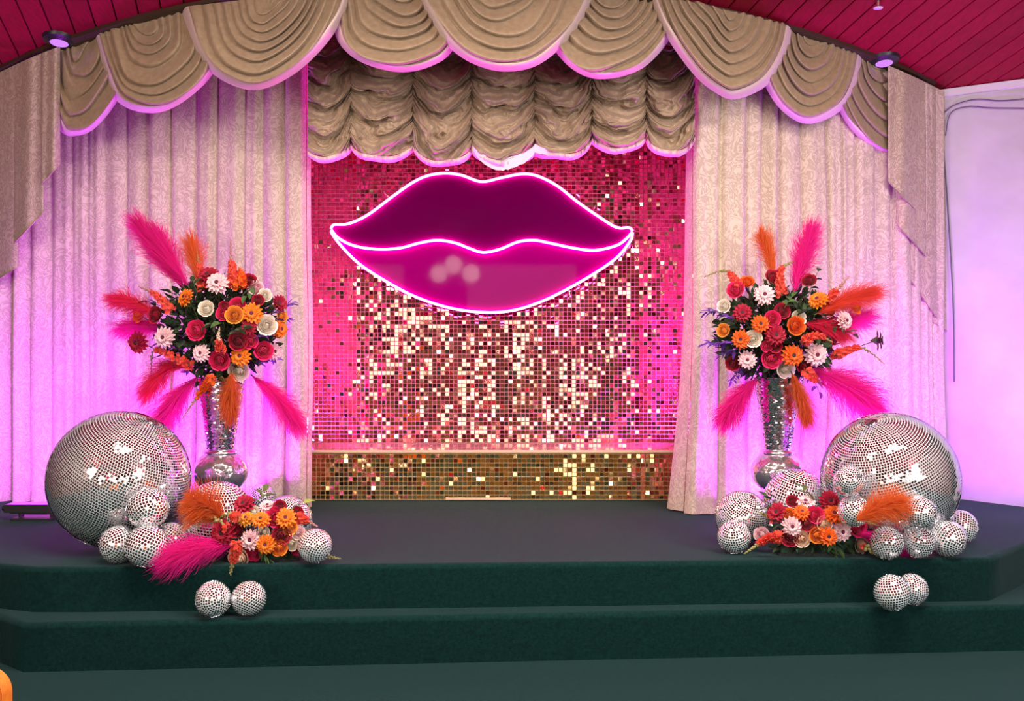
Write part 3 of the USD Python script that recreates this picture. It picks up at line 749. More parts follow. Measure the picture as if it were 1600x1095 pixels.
def snapdragon(pts, label, c1, n=34, size=.020, tip='bud_green', name='snapdragon', cat='snapdragon', split=.55):
    """A spike along the world points pts: blossoms towards the base, small buds at the tip."""
    q = spline(pts, 40); base = q[0]
    t = thing(name, label, cat, base); q = q - base
    part('stem', tube(q[::3], np.linspace(.0035, .0012, len(q[::3])), 5), 'stem_green', t, smooth=True)
    bl, bu = [], []
    tan = np.gradient(q, axis=0); tan /= np.linalg.norm(tan, axis=1, keepdims=True)
    ico = trimesh.creation.icosphere(1); iv, jf = np.array(ico.vertices), np.array(ico.faces)
    for k in range(n):
        s = (k + .5) / n; p = q[int(s * 39)]; d = tan[int(s * 39)]
        F = frame(d); a = 2.4 * k
        out = F[:, 0] * math.cos(a) + F[:, 1] * math.sin(a)
        dirn = out * (1.0 - .6 * s) + d * (.4 + .8 * s); dirn /= np.linalg.norm(dirn)
        sz = size * (1.4 - 1.0 * s)
        if s < split:
            for w in range(5):
                m = leaf_mesh(sz * 1.25, sz * 1.15, .2, -.25, 3); A = along(dirn + .75 * (F[:, 0] * math.cos(w * 1.257) + F[:, 1] * math.sin(w * 1.257)), w * 1.1)
                bl.append(oriented(m, p + dirn * sz * .25, A))
        else:
            v = iv * V(sz * .62, sz * .40, sz * .40); bu.append(oriented((v, jf), p + dirn * sz * .6, along(dirn)))
    if bl: part('blossoms', join(bl), c1, t, smooth=True, kind='stuff')
    if bu: part('buds', join(bu), tip, t, smooth=True, kind='stuff')

def plume(base, tip, width, color, label, n=1500, droop=.12, fan=0.0, seed=0):
    """A pampas plume: a stem with thousands of fine filaments."""
    r = np.random.default_rng(seed + 100)
    base, tip = np.asarray(base, float), np.asarray(tip, float)
    L = np.linalg.norm(tip - base)
    midp = (base + tip) / 2 + V(0, 0, droop * L)
    q = spline([base, midp, tip], 30)
    t = thing('pampas_plume', label, 'pampas plume', base); q = q - base
    part('stem', tube(q[:24:2], np.linspace(.004, .001, 12), 5), 'stem_green', t, smooth=True)
    s = r.random(n) ** .8 * .96 + .02
    idx = s * 29; i0 = idx.astype(int).clip(0, 28); fr = (idx - i0)[:, None]
    p = q[i0] * (1 - fr) + q[i0 + 1] * fr
    tan = np.gradient(q, axis=0)[i0]; tan /= np.linalg.norm(tan, axis=1, keepdims=True)
    ax = r.normal(0, 1, (n, 3)); ax -= (ax * tan).sum(1, keepdims=True) * tan; ax /= np.linalg.norm(ax, axis=1, keepdims=True)
    K_ = max(9, n // 90); cl = r.integers(0, K_, n); cax = r.normal(0, 1, (K_, 3))[cl]; cax -= (cax * tan).sum(1, keepdims=True) * tan; cax /= np.linalg.norm(cax, axis=1, keepdims=True)
    ax = ax * .45 + cax * (.35 + .75 * s[:, None]); cl_len = r.uniform(.7, 1.45, K_)[cl]
    W = width * 1.35 * np.sin(PI * (s * .80 + .12)) ** .8 * r.uniform(.35, 1.05, n) * .55
    Lf = L * r.uniform(.20, .40, n) * (1 - .25 * s) * cl_len
    K = 6; C = []
    for k in range(K):
        u = k / (K - 1)
        C.append(p + tan * (Lf * u)[:, None] + ax * (W * (1 - (1 - u) ** 1.8))[:, None] + V(0, 0, -1) * (L * .05 * u * u * r.uniform(.3, 1.6, n))[:, None] + r.normal(0, .0016, (n, 3)) * u)
    C = np.stack(C, 1)
    path = f'{t.GetPath()}/filaments'
    b = UsdGeom.BasisCurves.Define(stage, path)
    b.CreateTypeAttr('linear')
    b.CreatePointsAttr(Vt.Vec3fArray.FromNumpy(C.reshape(-1, 3).astype(np.float32)))
    b.CreateCurveVertexCountsAttr(Vt.IntArray.FromNumpy(np.full(n, K, np.int32)))
    w = np.tile(np.array([1.0, 1.0, .9, .75, .55, .25]), n) * .0016
    b.CreateWidthsAttr(Vt.FloatArray.FromNumpy(w.astype(np.float32))); b.SetWidthsInterpolation('vertex')
    UsdShade.MaterialBindingAPI.Apply(b.GetPrim()).Bind(MAT[color])
    put(b.GetPrim(), kind='stuff')

def sprig(base, tip, label, color, n=9, L=.05, W=.02, name='leaf_sprig', cat='leaf sprig', spread=1.0):
    q = spline([base, (np.asarray(base) + tip) / 2 + V(0, 0, .01), tip], 20)
    t = thing(name, label, cat, base); q = q - np.asarray(base)
    part('stem', tube(q[::3], .0018, 5), 'stem_green', t, smooth=True)
    for k in range(n):
        s = (k + 1) / n; p = q[int(s * 19)]; d = q[-1] / np.linalg.norm(q[-1]); F = frame(d)
        a = PI * (k % 2) + R0.normal(0, .5)
        o = F[:, 0] * math.cos(a) * spread + F[:, 1] * math.sin(a) * spread + d * .9
        if k == n - 1: o = d
        part('leaf', oriented(leaf_mesh(L * R0.uniform(.8, 1.1), W * R0.uniform(.85, 1.1)), p, along(o, R0.uniform(-.6, .6))), color, t, smooth=True)

def foliage(c, rad, n, label, color='leaf_dark', L=.075, W=.034):
    r = np.random.default_rng(len(label)); ms = []
    for _ in range(n):
        d = r.normal(0, 1, 3); d /= np.linalg.norm(d); p = c + d * rad * r.random() ** .45
        ms.append(oriented(leaf_mesh(L * r.uniform(.6, 1.2), W * r.uniform(.6, 1.3), .2, r.uniform(0, .4), 4), p, along(d + r.normal(0, .5, 3), r.uniform(0, 6))))
    part('foliage', join(ms), color, smooth=True, label=label, cat='foliage', kind='stuff')

class Bunch:
    """Places flowers by where the photo shows them, on a dome of the bunch's real depth."""
    def __init__(s, c, rad, Y, depth, focus): s.c, s.rad, s.Y, s.depth, s.focus = c, rad, Y, depth, focus
    def yd(s, px, py, back=0.0):
        d = min(1.0, ((px - s.c[0]) / s.rad[0]) ** 2 + ((py - s.c[1]) / s.rad[1]) ** 2)
        return s.Y - s.depth * math.sqrt(1 - d * .98) + back
    def place(s, px, py, back=0.0, face=None):
        p = at(px, py, s.yd(px, py, back))
        if face is None:
            dx, dy = (px - s.c[0]) / s.rad[0], (py - s.c[1]) / s.rad[1]
            n = V(dx * .55, -1.0, -dy * .45 + .12)
        else: n = V(face[0], -1.0 if len(face) < 3 else face[2], face[1])
        return p, frame(n, R0.uniform(0, 6))
    def m(s, d, px, py, back=0): return d * s.yd(px, py, back) / FPX
    def G(s, px, py, d, color, label, face=None, back=0.0, eye='eye_maroon', cup=.10):
        p, R = s.place(px, py, back, face); gerbera(p, R, s.m(d, px, py, back) * 1.18, 'petal_' + color, label, s.focus, eye=eye, cupping=cup)
    def Ro(s, px, py, d, color, label, face=None, back=0.0):
        p, R = s.place(px, py, back, face); rose(p, R, s.m(d, px, py, back) * 1.18, 'petal_' + color, label, s.focus)
    def S(s, pts, label, c='coral', n=34, size=.020, tip='bud_green', back=0.0, split=.55):
        snapdragon([at(x, y, s.yd(x, y, back)) for x, y in pts], label, 'petal_' + c, n, size, tip, split=split)
    def P(s, b, t, w, color, label, back=0.0, tback=None, n=1500, droop=.05, seed=0):
        Yb = s.yd(*b, back); Yt = s.yd(*t, back if tback is None else tback)
        plume(at(b[0], b[1], Yb), at(t[0], t[1], Yt), w * Yb / FPX, 'plume_' + color, label, n, droop, seed=seed)
    def L(s, b, t, label, color='leaf_dark', n=7, back=0.0, L=.05, W=.022, **k):
        sprig(at(b[0], b[1], s.yd(*b, back)), at(t[0], t[1], s.yd(*t, back)), label, color, n, L, W, **k)

# --- left vase bouquet
B = Bunch((335, 500), (125, 100), 6.30, .36, VL + V(0, 0, -.05))
foliage(at(340, 515, 6.22), V(.36, .19, .29), 1500, 'dark green filler foliage inside the left vase bouquet')
B.P((292, 455), (219, 352), 40, 'pink', 'tallest hot pink pampas plume leaning outwards over the left bouquet', .08, seed=1, n=2200, droop=.0)
B.P((296, 450), (247, 362), 40, 'pink', 'hot pink pampas plume between the tallest one and the orange plume, left bouquet', .04, seed=2, n=1800, droop=.0)
B.P((316, 455), (300, 378), 40, 'orange', 'upright orange pampas plume at the top of the left bouquet', .10, seed=3, n=1300, droop=.0)
B.P((250, 495), (182, 463), 32, 'red', 'short red-pink pampas plume pointing at the left edge of the left bouquet', .05, seed=4)
B.P((262, 515), (194, 512), 34, 'pink', 'magenta pampas plume behind the dark crimson gerbera of the left bouquet', .12, seed=5)
B.P((300, 572), (230, 612), 36, 'red', 'red pampas plume drooping at the lower left of the left bouquet', .0, seed=6, droop=.16)
B.P((312, 585), (247, 668), 40, 'pink', 'hot pink pampas plume hanging beside the left side of the left vase', .0, seed=7, n=1900, droop=.06)
B.P((362, 578), (362, 645), 34, 'orange', 'orange pampas plume hanging over the rim of the left vase', -.12, -.12, seed=8, droop=.03)
B.P((392, 585), (462, 662), 40, 'pink', 'hot pink pampas plume hanging to the right of the left vase', .0, seed=9, n=1900, droop=.06)
B.G(340, 443, 31, 'pale_pink', 'pale pink gerbera at the top of the left bouquet', face=(.05, .25))
B.G(326, 432, 30, 'crimson', 'crimson gerbera just behind the topmost pale pink one, left bouquet', face=(-.2, .7), back=.05, eye='eye_dark')
B.G(292, 466, 28, 'orange', 'tilted orange gerbera below the plumes of the left bouquet', face=(-.75, .55), back=-.02)
B.G(258, 527, 31, 'pale_pink', 'pale pink gerbera at the left side of the left bouquet', face=(-.2, .0))
B.G(217, 535, 32, 'crimson', 'dark-eyed crimson gerbera at the far left of the left bouquet', face=(-.35, -.1), eye='eye_dark')
B.G(315, 552, 26, 'pale_pink', 'pale pink gerbera low in the middle of the left bouquet', face=(-.1, .1))
B.G(394, 490, 31, 'orange', 'orange gerbera to the right of the amber rose, left bouquet', face=(.1, .1))
B.G(389, 510, 24, 'crimson', 'crimson gerbera just below an orange gerbera, left bouquet', back=.01, eye='eye_dark')
B.G(377, 556, 30, 'orange', 'orange gerbera above the cream rose at the left vase rim', face=(-.1, .05))
B.G(426, 549, 26, 'pale_pink', 'pale pink gerbera seen from the side, behind a red rose of the left bouquet', face=(1.1, .1), back=.05)
B.G(435, 514, 28, 'orange', 'orange gerbera turned to the right edge of the left bouquet', face=(1.5, .1), back=.02)
B.G(434, 475, 27, 'crimson', 'crimson gerbera turned right near the purple sprigs, left bouquet', face=(1.1, .35), back=.02, cup=.5)
B.Ro(322, 482, 20, 'white', 'small white rose in the upper middle of the left bouquet')
B.Ro(371, 477, 20, 'hot_pink', 'hot pink rose directly above the amber rose, left bouquet', back=.03)
B.Ro(366, 492, 22, 'amber', 'amber yellow-orange rose in the middle of the left bouquet', back=-.02)
B.Ro(349, 490, 18, 'hot_pink', 'hot pink rose touching the left side of the amber rose, left bouquet')
B.Ro(350, 478, 13, 'crimson', 'tiny crimson rose bud above and left of the amber rose, left bouquet')
B.Ro(307, 516, 25, 'hot_pink', 'hot pink rose between two pale pink gerberas of the left bouquet')
B.Ro(343, 563, 25, 'hot_pink', 'hot pink rose low at the centre of the left bouquet, above the vase')
B.Ro(373, 580, 25, 'white', 'cream rose at the rim of the left vase')
B.Ro(417, 508, 25, 'white', 'large white rose at the right side of the left bouquet')
B.Ro(372, 533, 23, 'crimson', 'crimson rose above the lower orange gerbera, left bouquet')
B.Ro(391, 533, 19, 'hot_pink', 'smaller hot pink rose beside the crimson rose, left bouquet')
B.Ro(412, 548, 23, 'hot_pink', 'hot pink rose in front of the sideways pale gerbera, left bouquet', back=-.02)
B.Ro(390, 440, 20, 'crimson', 'crimson rose at the upper right of the left bouquet', back=.05, face=(.5, .4))
B.Ro(414, 461, 17, 'white', 'white rose at the upper right edge of the left bouquet')
B.Ro(216, 490, 22, 'orange_red', 'orange rose at the upper left edge of the left bouquet', face=(-.8, .1))
B.Ro(441, 494, 14, 'amber', 'small orange rose bud at the right edge of the left bouquet', face=(.8, .3))
B.Ro(400, 450, 19, 'pale_pink', 'pale pink rose beside the white rose at upper right, left bouquet', back=.06)
B.Ro(242, 492, 21, 'crimson', 'crimson rose beside the edge orange rose, left bouquet')
B.Ro(403, 469, 15, 'crimson', 'small crimson rose under the upper right white rose, left bouquet')
B.S([(317, 452), (311, 415), (306, 384)], 'snapdragon spike with green tip beside the orange plume, left bouquet', back=.06, n=40)
B.S([(366, 445), (362, 410), (360, 374)], 'tallest coral snapdragon spike with dark bud tip, left bouquet', n=40, back=.04, tip='bud_pink', size=.023)
B.S([(374, 450), (378, 432), (374, 418)], 'orange snapdragon cluster below the tallest spike, left bouquet', 'orange_red', n=22, back=.02, split=.95, size=.024)
B.S([(268, 486), (243, 460), (216, 447)], 'coral snapdragon spike pointing up left, left bouquet', n=36, tip='bud_pink', back=-.03)
B.S([(302, 574), (270, 556), (240, 548), (236, 592)], 'coral snapdragon spike bending down at the lower left, left bouquet', n=44, back=-.02)
B.S([(332, 590), (314, 612), (284, 655)], 'orange snapdragon spike dangling left of the left vase', 'orange_red', n=40, back=-.14, split=.6)
B.S([(346, 550), (341, 530), (343, 512)], 'peach snapdragon cluster in the centre of the left bouquet', n=28, tip='petal_peach', back=-.02, split=.45)
B.L((425, 490), (456, 474), 'purple sprig at the upper right edge of the left bouquet', 'purple_leaf', n=16, L=.06, W=.0170)
B.L((425, 500), (452, 500), 'purple sprig beside the orange rose bud at right, left bouquet', 'purple_leaf', n=13, L=.05, W=.0170)
B.L((400, 568), (432, 562), 'purple sprig above the right-hand hanging plume, left bouquet', 'purple_leaf', n=16, L=.055, W=.0170)
B.L((396, 528), (418, 525), 'purple sprig under the large white rose, left bouquet', 'purple_leaf', n=12, L=.045, W=.0170, back=-.02)
B.L((285, 470), (262, 456), 'dark leaf sprig under the hot pink plumes, left bouquet', n=4, L=.07, W=.032)
B.L((250, 478), (216, 470), 'dark leaf sprig at the upper left edge of the left bouquet', n=5, L=.07, W=.034)
B.L((308, 465), (302, 440), 'dark leaf sprig at the foot of the orange plume, left bouquet', n=5, L=.065, W=.030)
B.L((355, 525), (380, 515), 'mid green leaf sprig under the amber rose, left bouquet', 'leaf_green', n=5, L=.07, W=.040, back=-.03)
B.L((350, 505), (328, 510), 'mid green leaf sprig in the centre, right of a hot pink rose, left bouquet', 'leaf_green', n=4, L=.07, W=.040, back=-.02)
B.L((326, 588), (350, 593), 'lime green leaf at the rim of the left vase', 'leaf_lime', n=2, L=.10, W=.035, back=-.06)
B.L((395, 448), (385, 462), 'green leaf sprig below the upper right crimson rose, left bouquet', 'leaf_green', n=4, L=.06, W=.035)

# --- right vase bouquet
B = Bunch((1218, 505), (135, 100), 6.30, .36, VR + V(0, 0, -.05))
foliage(at(1215, 520, 6.22), V(.36, .19, .28), 1500, 'dark green filler foliage inside the right vase bouquet')
B.P((1212, 438), (1188, 368), 30, 'orange', 'upright orange pampas plume at the top of the right bouquet', .08, seed=21, n=1500, droop=.0)
B.P((1238, 462), (1268, 360), 40, 'pink', 'tallest hot pink pampas plume of the right bouquet', .08, seed=22, n=2300, droop=.0)
B.P((1272, 492), (1362, 456), 32, 'coral', 'orange-red pampas plume pointing right, right bouquet', .0, seed=23, n=1700, droop=.02)
B.P((1290, 528), (1355, 492), 40, 'pink', 'magenta pampas plume behind the right-hand pale gerbera, right bouquet', .10, seed=24, n=1500)
B.P((1262, 575), (1362, 636), 56, 'pink', 'wide hot pink pampas plume hanging low on the right side of the right bouquet', .0, seed=25, n=2600, droop=.06)
B.P((1186, 588), (1132, 655), 36, 'pink', 'hot pink pampas plume hanging to the left of the right vase', .0, seed=26, n=1800, droop=.05)
B.P((1236, 580), (1262, 652), 28, 'orange', 'orange pampas plume hanging over the rim of the right vase', -.12, -.10, seed=27, n=1300, droop=.03)
B.P((1255, 505), (1318, 520), 34, 'red', 'red pampas plume tucked behind the middle of the right bouquet', .08, seed=28)
B.G(1194, 461, 30, 'pale_pink', 'pale pink gerbera at the top of the right bouquet', face=(-.1, .2))
B.G(1168, 562, 26, 'pale_pink', 'pale pink gerbera at the lower left of the right bouquet', face=(-.25, .0))
B.G(1274, 554, 33, 'pale_pink', 'largest pale pink gerbera at the lower right of the right bouquet', face=(.1, .0))
B.G(1318, 501, 27, 'pale_pink', 'pale pink gerbera turned right at the right side of the right bouquet', face=(.6, .1))
B.G(1160, 489, 27, 'crimson', 'crimson gerbera at the upper left of the right bouquet', eye='eye_dark')
B.G(1211, 523, 31, 'crimson', 'crimson gerbera at the centre of the right bouquet', eye='eye_dark', face=(0, .05))
B.G(1188, 506, 26, 'orange_red', 'orange gerbera above the white rose, right bouquet', eye='eye_dark')
B.G(1158, 530, 27, 'orange_red', 'orange gerbera left of the white rose, right bouquet', face=(-.4, 0), eye='eye_dark')
B.G(1238, 555, 31, 'orange_red', 'large orange gerbera above the right vase rim', eye='eye_dark', face=(.05, .0))
B.G(1370, 532, 27, 'plum', 'dark plum gerbera seen edge-on on a long stem, far right of the right bouquet', face=(2.6, .1), eye='eye_dark')
B.G(1279, 470, 29, 'orange', 'orange gerbera tilted sideways below the hot pink plume, right bouquet', face=(-.9, .9), back=-.02)
B.Ro(1338, 479, 18, 'orange', 'orange rose on the orange-red plume, right bouquet', face=(.8, .2))
B.Ro(1177, 529, 21, 'white', 'white rose between two orange gerberas of the right bouquet')
B.Ro(1228, 577, 22, 'white', 'cream rose at the rim of the right vase')
B.Ro(1248, 497, 19, 'white', 'white rose just behind the orange rose, right bouquet', back=.03)
B.Ro(1244, 509, 23, 'orange_red', 'orange rose right of the centre of the right bouquet', back=-.02)
B.Ro(1207, 498, 20, 'hot_pink', 'hot pink rose above the central crimson gerbera, right bouquet')
B.Ro(1206, 560, 25, 'hot_pink', 'hot pink rose low at the centre of the right bouquet')
B.Ro(1212, 541, 16, 'crimson', 'small crimson rose under the central crimson gerbera, right bouquet')
B.Ro(1198, 541, 14, 'hot_pink', 'tiny hot pink rose beside the small crimson rose, right bouquet')
B.Ro(1149, 453, 21, 'hot_pink', 'hot pink rose at the upper left of the right bouquet', face=(-.5, .4))
B.Ro(1209, 433, 21, 'crimson', 'crimson rose at the foot of the orange plume, right bouquet', back=.02, face=(.2, .6))
B.Ro(1264, 438, 18, 'crimson', 'crimson rose beside the hot pink plume, right bouquet', back=.02, face=(-.4, .6))
B.Ro(1131, 478, 17, 'white', 'white rose at the upper left edge of the right bouquet', face=(-.6, .2))
B.Ro(1130, 516, 17, 'amber', 'orange rose among the purple sprigs, right bouquet', face=(-.7, .2))
B.Ro(1167, 440, 18, 'orange_red', 'orange rose behind the topmost pale gerbera, right bouquet', back=.04, face=(-.2, .8))
B.Ro(1145, 568, 18, 'crimson', 'crimson rose at the lower left edge of the right bouquet', face=(-.5, -.1))
B.Ro(1257, 571, 20, 'crimson', 'crimson rose below the largest pale gerbera, right bouquet')
B.Ro(1222, 486, 20, 'crimson', 'crimson rose in the upper middle of the right bouquet', back=.01)
B.S([(1156, 450), (1138, 425), (1120, 425), (1100, 433)], 'coral snapdragon spike arching to the far left, right bouquet', n=42)
B.S([(1222, 462), (1218, 430), (1226, 415), (1252, 405)], 'snapdragon spike leaning between the two upright plumes, right bouquet', n=40, back=.0)
B.S([(1290, 472), (1310, 450), (1327, 432)], 'dark budded snapdragon spike at the upper right, right bouquet', n=36, tip='bud_pink', split=.35)
B.S([(1304, 555), (1340, 543), (1362, 552), (1382, 569)], 'coral snapdragon spike reaching far right, right bouquet', n=44, back=-.02)
B.S([(1260, 580), (1284, 600), (1316, 611)], 'coral snapdragon spike lying on the wide pink plume, right bouquet', n=38, back=-.08, split=.45)
B.S([(1254, 535), (1276, 524), (1300, 534)], 'coral snapdragon spike in the middle right, right bouquet', n=34, back=-.04, split=.7)
B.L((1128, 490), (1102, 488), 'purple sprig arching at the far upper left of the right bouquet', 'purple_leaf', n=13, L=.06, W=.0170)
B.L((1150, 500), (1128, 494), 'purple sprig beside the upper left crimson gerbera, right bouquet', 'purple_leaf', n=12, L=.05, W=.0187)
B.L((1150, 536), (1104, 538), 'large purple sprig at the left edge of the right bouquet', 'purple_leaf', n=24, L=.065, W=.0204, spread=1.3)
B.L((1150, 548), (1128, 556), 'purple sprig below the large one, left edge of the right bouquet', 'purple_leaf', n=15, L=.055, W=.0187, spread=1.2)
B.L((1160, 575), (1144, 596), 'purple sprig above the left-hand hanging plume, right bouquet', 'purple_leaf', n=15, L=.05, W=.0187)
B.L((1262, 465), (1278, 424), 'dark leaf sprig with round leaves at the top right of the right bouquet', n=6, L=.06, W=.036)
B.L((1222, 488), (1238, 464), 'dark green leaf sprig at the foot of the hot pink plume, right bouquet', 'leaf_green', n=6, L=.06, W=.036)
B.L((1300, 510), (1332, 522), 'dark green leaf sprig under the right-hand pale gerbera, right bouquet', 'leaf_green', n=5, L=.06, W=.028)
B.L((1266, 585), (1280, 612), 'dark leaf sprig at the lower right of the right bouquet', n=4, L=.07, W=.03, back=-.06)
B.L((1240, 500), (1262, 485), 'dark leaf sprig around the white rose in the upper right, right bouquet', n=6, L=.06, W=.03)

# --- floor arrangements at the front of the stage
def floor_bunch(c, rad, Y, depth, tray, label):
    fx = at(c[0], 870, Y)[0]
    t = thing('flower_tray', label, 'flower tray', (fx, Y, STAGE))
    w = tray
    v, f = tm(trimesh.creation.box((w, .13, .10))); v[v[:, 2] > 0, :2] *= .92
    part('foam', (v + V(0, 0, .060), f), 'foam', t)
    part('tray', box((0, 0, .006), (w + .03, .15, .012)), 'black_plastic', t)
    return Bunch(c, rad, Y, depth, V(fx, Y, STAGE + .06))
B = floor_bunch((412, 835), (72, 60), 5.28, .14, .34, 'dark floral foam tray hidden under the left floor flowers')
foliage(at(412, 845, 5.24) , V(.20, .07, .085), 300, 'dark filler foliage under the left floor flowers', L=.06, W=.02)
B.P((352, 812), (296, 782), 62, 'orange', 'orange pampas plume fanning over a medium mirror ball, left floor flowers', -.02, -.10, seed=41, n=2000, droop=.1)
B.P((372, 850), (262, 873), 44, 'pink', 'hot pink pampas plume lying along the stage edge, left floor flowers', -.02, -.22, seed=42, n=2600, droop=.04)
B.G(350, 831, 38, 'crimson', 'largest crimson gerbera at the left of the left floor flowers', face=(-.2, .0), back=-.08, eye='eye_dark')
B.G(382, 789, 31, 'crimson', 'crimson gerbera tilted upwards at the top of the left floor flowers', face=(-.2, .8), eye='eye_dark')
B.G(393, 843, 31, 'pale_pink', 'pale pink gerbera in the front of the left floor flowers', face=(-.1, .1))
B.G(408, 813, 27, 'orange', 'orange gerbera with dark eye above the pale pink one, left floor flowers', face=(0, .9), eye='eye_dark')
B.G(446, 810, 30, 'orange', 'orange gerbera at the upper right of the left floor flowers', face=(.2, .5))
B.G(415, 850, 28, 'orange', 'orange gerbera beside the orange rose in front, left floor flowers', face=(.1, .1), back=-.01)
B.G(386, 811, 24, 'amber', 'amber gerbera seen from the side, left floor flowers', face=(-.4, .9))
B.G(418, 793, 25, 'pale_pink', 'pale white-pink gerbera seen from behind at the top, left floor flowers', face=(.1, 1.6), back=.04)
B.Ro(373, 872, 27, 'peach', 'peach rose at the front stage edge, left floor flowers', back=-.04)
B.Ro(396, 864, 20, 'hot_pink', 'hot pink rose below the pale pink gerbera, left floor flowers')
B.Ro(436, 856, 20, 'orange', 'orange rose in front, left floor flowers', back=-.01)
B.Ro(440, 836, 23, 'crimson', 'crimson rose between the orange gerberas, left floor flowers')
B.Ro(456, 848, 19, 'white', 'white rose beside the end mirror ball, left floor flowers')
B.Ro(466, 832, 17, 'pale_pink', 'pale pink rose above the white rose, left floor flowers')
B.Ro(430, 808, 25, 'hot_pink', 'hot pink rose in the middle of the left floor flowers', back=.01)
B.Ro(437, 791, 16, 'crimson', 'small crimson rose at the top of the left floor flowers')
B.Ro(453, 824, 18, 'amber', 'amber rose under the upper right orange gerbera, left floor flowers')
B.Ro(462, 860, 12, 'hot_pink', 'tiny hot pink rose bud beside the end mirror ball, left floor flowers')
B.Ro(465, 801, 15, 'crimson', 'small crimson rose at the right end of the left floor flowers')
B.Ro(412, 831, 15, 'white', 'small cream rose beside the pale pink gerbera, left floor flowers', back=.02)
B.Ro(396, 799, 15, 'white', 'small white rose below the tilted crimson gerbera, left floor flowers', back=.02)
B.Ro(370, 829, 17, 'crimson', 'crimson rose right of the largest crimson gerbera, left floor flowers')
B.S([(356, 826), (330, 808), (316, 812), (306, 834)], 'yellow-green snapdragon spike drooping over the orange plume, left floor flowers', n=30, back=-.10, split=.08, size=.017)
B.S([(372, 808), (352, 804), (335, 818)], 'short yellow-green snapdragon spike behind the large crimson gerbera, left floor flowers', n=30, back=-.08, split=.2, size=.017)
B.S([(372, 848), (366, 868), (358, 906)], 'coral snapdragon spike hanging over the stage edge, left floor flowers', n=34, back=-.16, split=.5)
B.S([(462, 808), (478, 813), (495, 822)], 'coral snapdragon spike pointing right, left floor flowers', n=30, split=.5, tip='bud_pink')
B.S([(500, 866), (516, 870), (533, 873)], 'pale green snapdragon tip lying beyond the end mirror ball, left floor flowers', n=18, back=-.10, split=.02, size=.014)
B.L((345, 865), (330, 880), 'green leaf at the stage edge below the pink plume, left floor flowers', 'leaf_olive', n=2, L=.07, W=.03, back=-.05)
B.L((402, 790), (412, 768), 'olive leaf sprig standing up at the top, left floor flowers', 'leaf_olive', n=4, L=.08, W=.034, back=.03)
B.L((452, 798), (474, 787), 'lime green leaf at the upper right, left floor flowers', 'leaf_lime', n=2, L=.07, W=.035)
B.L((405, 862), (425, 882), 'silvery fern sprig at the front edge, left floor flowers', 'leaf_green', n=12, L=.04, W=.010, back=-.03)

B = floor_bunch((1275, 830), (82, 58), 5.42, .14, .40, 'dark floral foam tray hidden under the right floor flowers')
foliage(at(1275, 842, 5.38), V(.24, .07, .085), 340, 'dark filler foliage under the right floor flowers', L=.06, W=.02)
B.P((1335, 815), (1408, 786), 44, 'orange', 'orange pampas plume pointing at the right giant ball, right floor flowers', -.20, -.33, seed=51, n=1900, droop=.08)
B.P((1332, 828), (1426, 854), 26, 'pink', 'hot pink pampas plume running behind the end balls, right floor flowers', .02, -.08, seed=52, n=2200, droop=.0)
B.G(1237, 822, 29, 'pale_pink', 'pale pink gerbera left of the orange flowers, right floor flowers', face=(-.1, .1))
B.G(1314, 830, 30, 'pale_pink', 'pale pink gerbera right of the orange flowers, right floor flowers', face=(.1, .05))
B.G(1293, 838, 28, 'orange_red', 'orange gerbera in front beside the orange rose, right floor flowers', eye='eye_dark', face=(.0, .1), back=-.01)
B.G(1295, 782, 30, 'crimson', 'dark crimson gerbera at the top of the right floor flowers', eye='eye_dark', face=(.1, .2))
B.G(1215, 801, 30, 'crimson', 'crimson gerbera tilted left at the left end, right floor flowers', face=(-.7, .5), eye='eye_dark')
B.G(1258, 788, 31, 'pale_pink', 'pale white-pink gerbera seen from the side at the top, right floor flowers', face=(-.1, 1.6), back=.04)
B.G(1252, 801, 24, 'orange_red', 'orange gerbera below the pale sideways one, right floor flowers', face=(0, .7))
B.G(1302, 805, 31, 'orange_red', 'wide orange gerbera below the dark crimson one, right floor flowers', face=(0, .9))
B.Ro(1233, 803, 15, 'orange', 'small orange rose left of the upper orange gerbera, right floor flowers')
B.Ro(1235, 839, 23, 'crimson', 'crimson rose under the left pale pink gerbera, right floor flowers')
B.Ro(1277, 836, 20, 'orange', 'orange rose in the front middle, right floor flowers', back=-.01)
B.Ro(1253, 842, 20, 'peach', 'cream rose in front beside the crimson rose, right floor flowers')
B.Ro(1288, 818, 19, 'peach', 'cream rose above the front orange gerbera, right floor flowers')
B.Ro(1347, 850, 23, 'peach', 'cream rose next to the end mirror ball, right floor flowers')
B.Ro(1274, 804, 21, 'hot_pink', 'hot pink rose between the two upper orange gerberas, right floor flowers')
B.Ro(1261, 818, 19, 'crimson', 'crimson rose right of the left pale pink gerbera, right floor flowers')
B.Ro(1190, 835, 19, 'pale_pink', 'pale pink rose at the far left, right floor flowers', face=(-.5, .1))
B.Ro(1238, 783, 15, 'crimson', 'small crimson rose at the upper left, right floor flowers')
B.Ro(1340, 822, 27, 'hot_pink', 'large hot pink rose in front of the orange plume, right floor flowers')
B.Ro(1274, 823, 18, 'crimson', 'crimson rose above the front orange rose, right floor flowers', back=.01)
B.S([(1222, 838), (1198, 842), (1163, 865)], 'coral snapdragon spike lying at the front left, right floor flowers', n=38, back=-.10, split=.6)
B.S([(1350, 852), (1364, 862), (1380, 873)], 'green snapdragon tip under the end mirror ball, right floor flowers', n=24, back=-.14, split=.05, size=.016)
B.S([(1340, 808), (1358, 816), (1378, 823)], 'green-budded snapdragon spike pointing right, right floor flowers', n=26, split=.2, size=.016, back=-.06)
B.S([(1322, 800), (1344, 788), (1372, 797)], 'yellow-green snapdragon spike over the orange plume, right floor flowers', n=30, split=.25, size=.017, back=-.08)
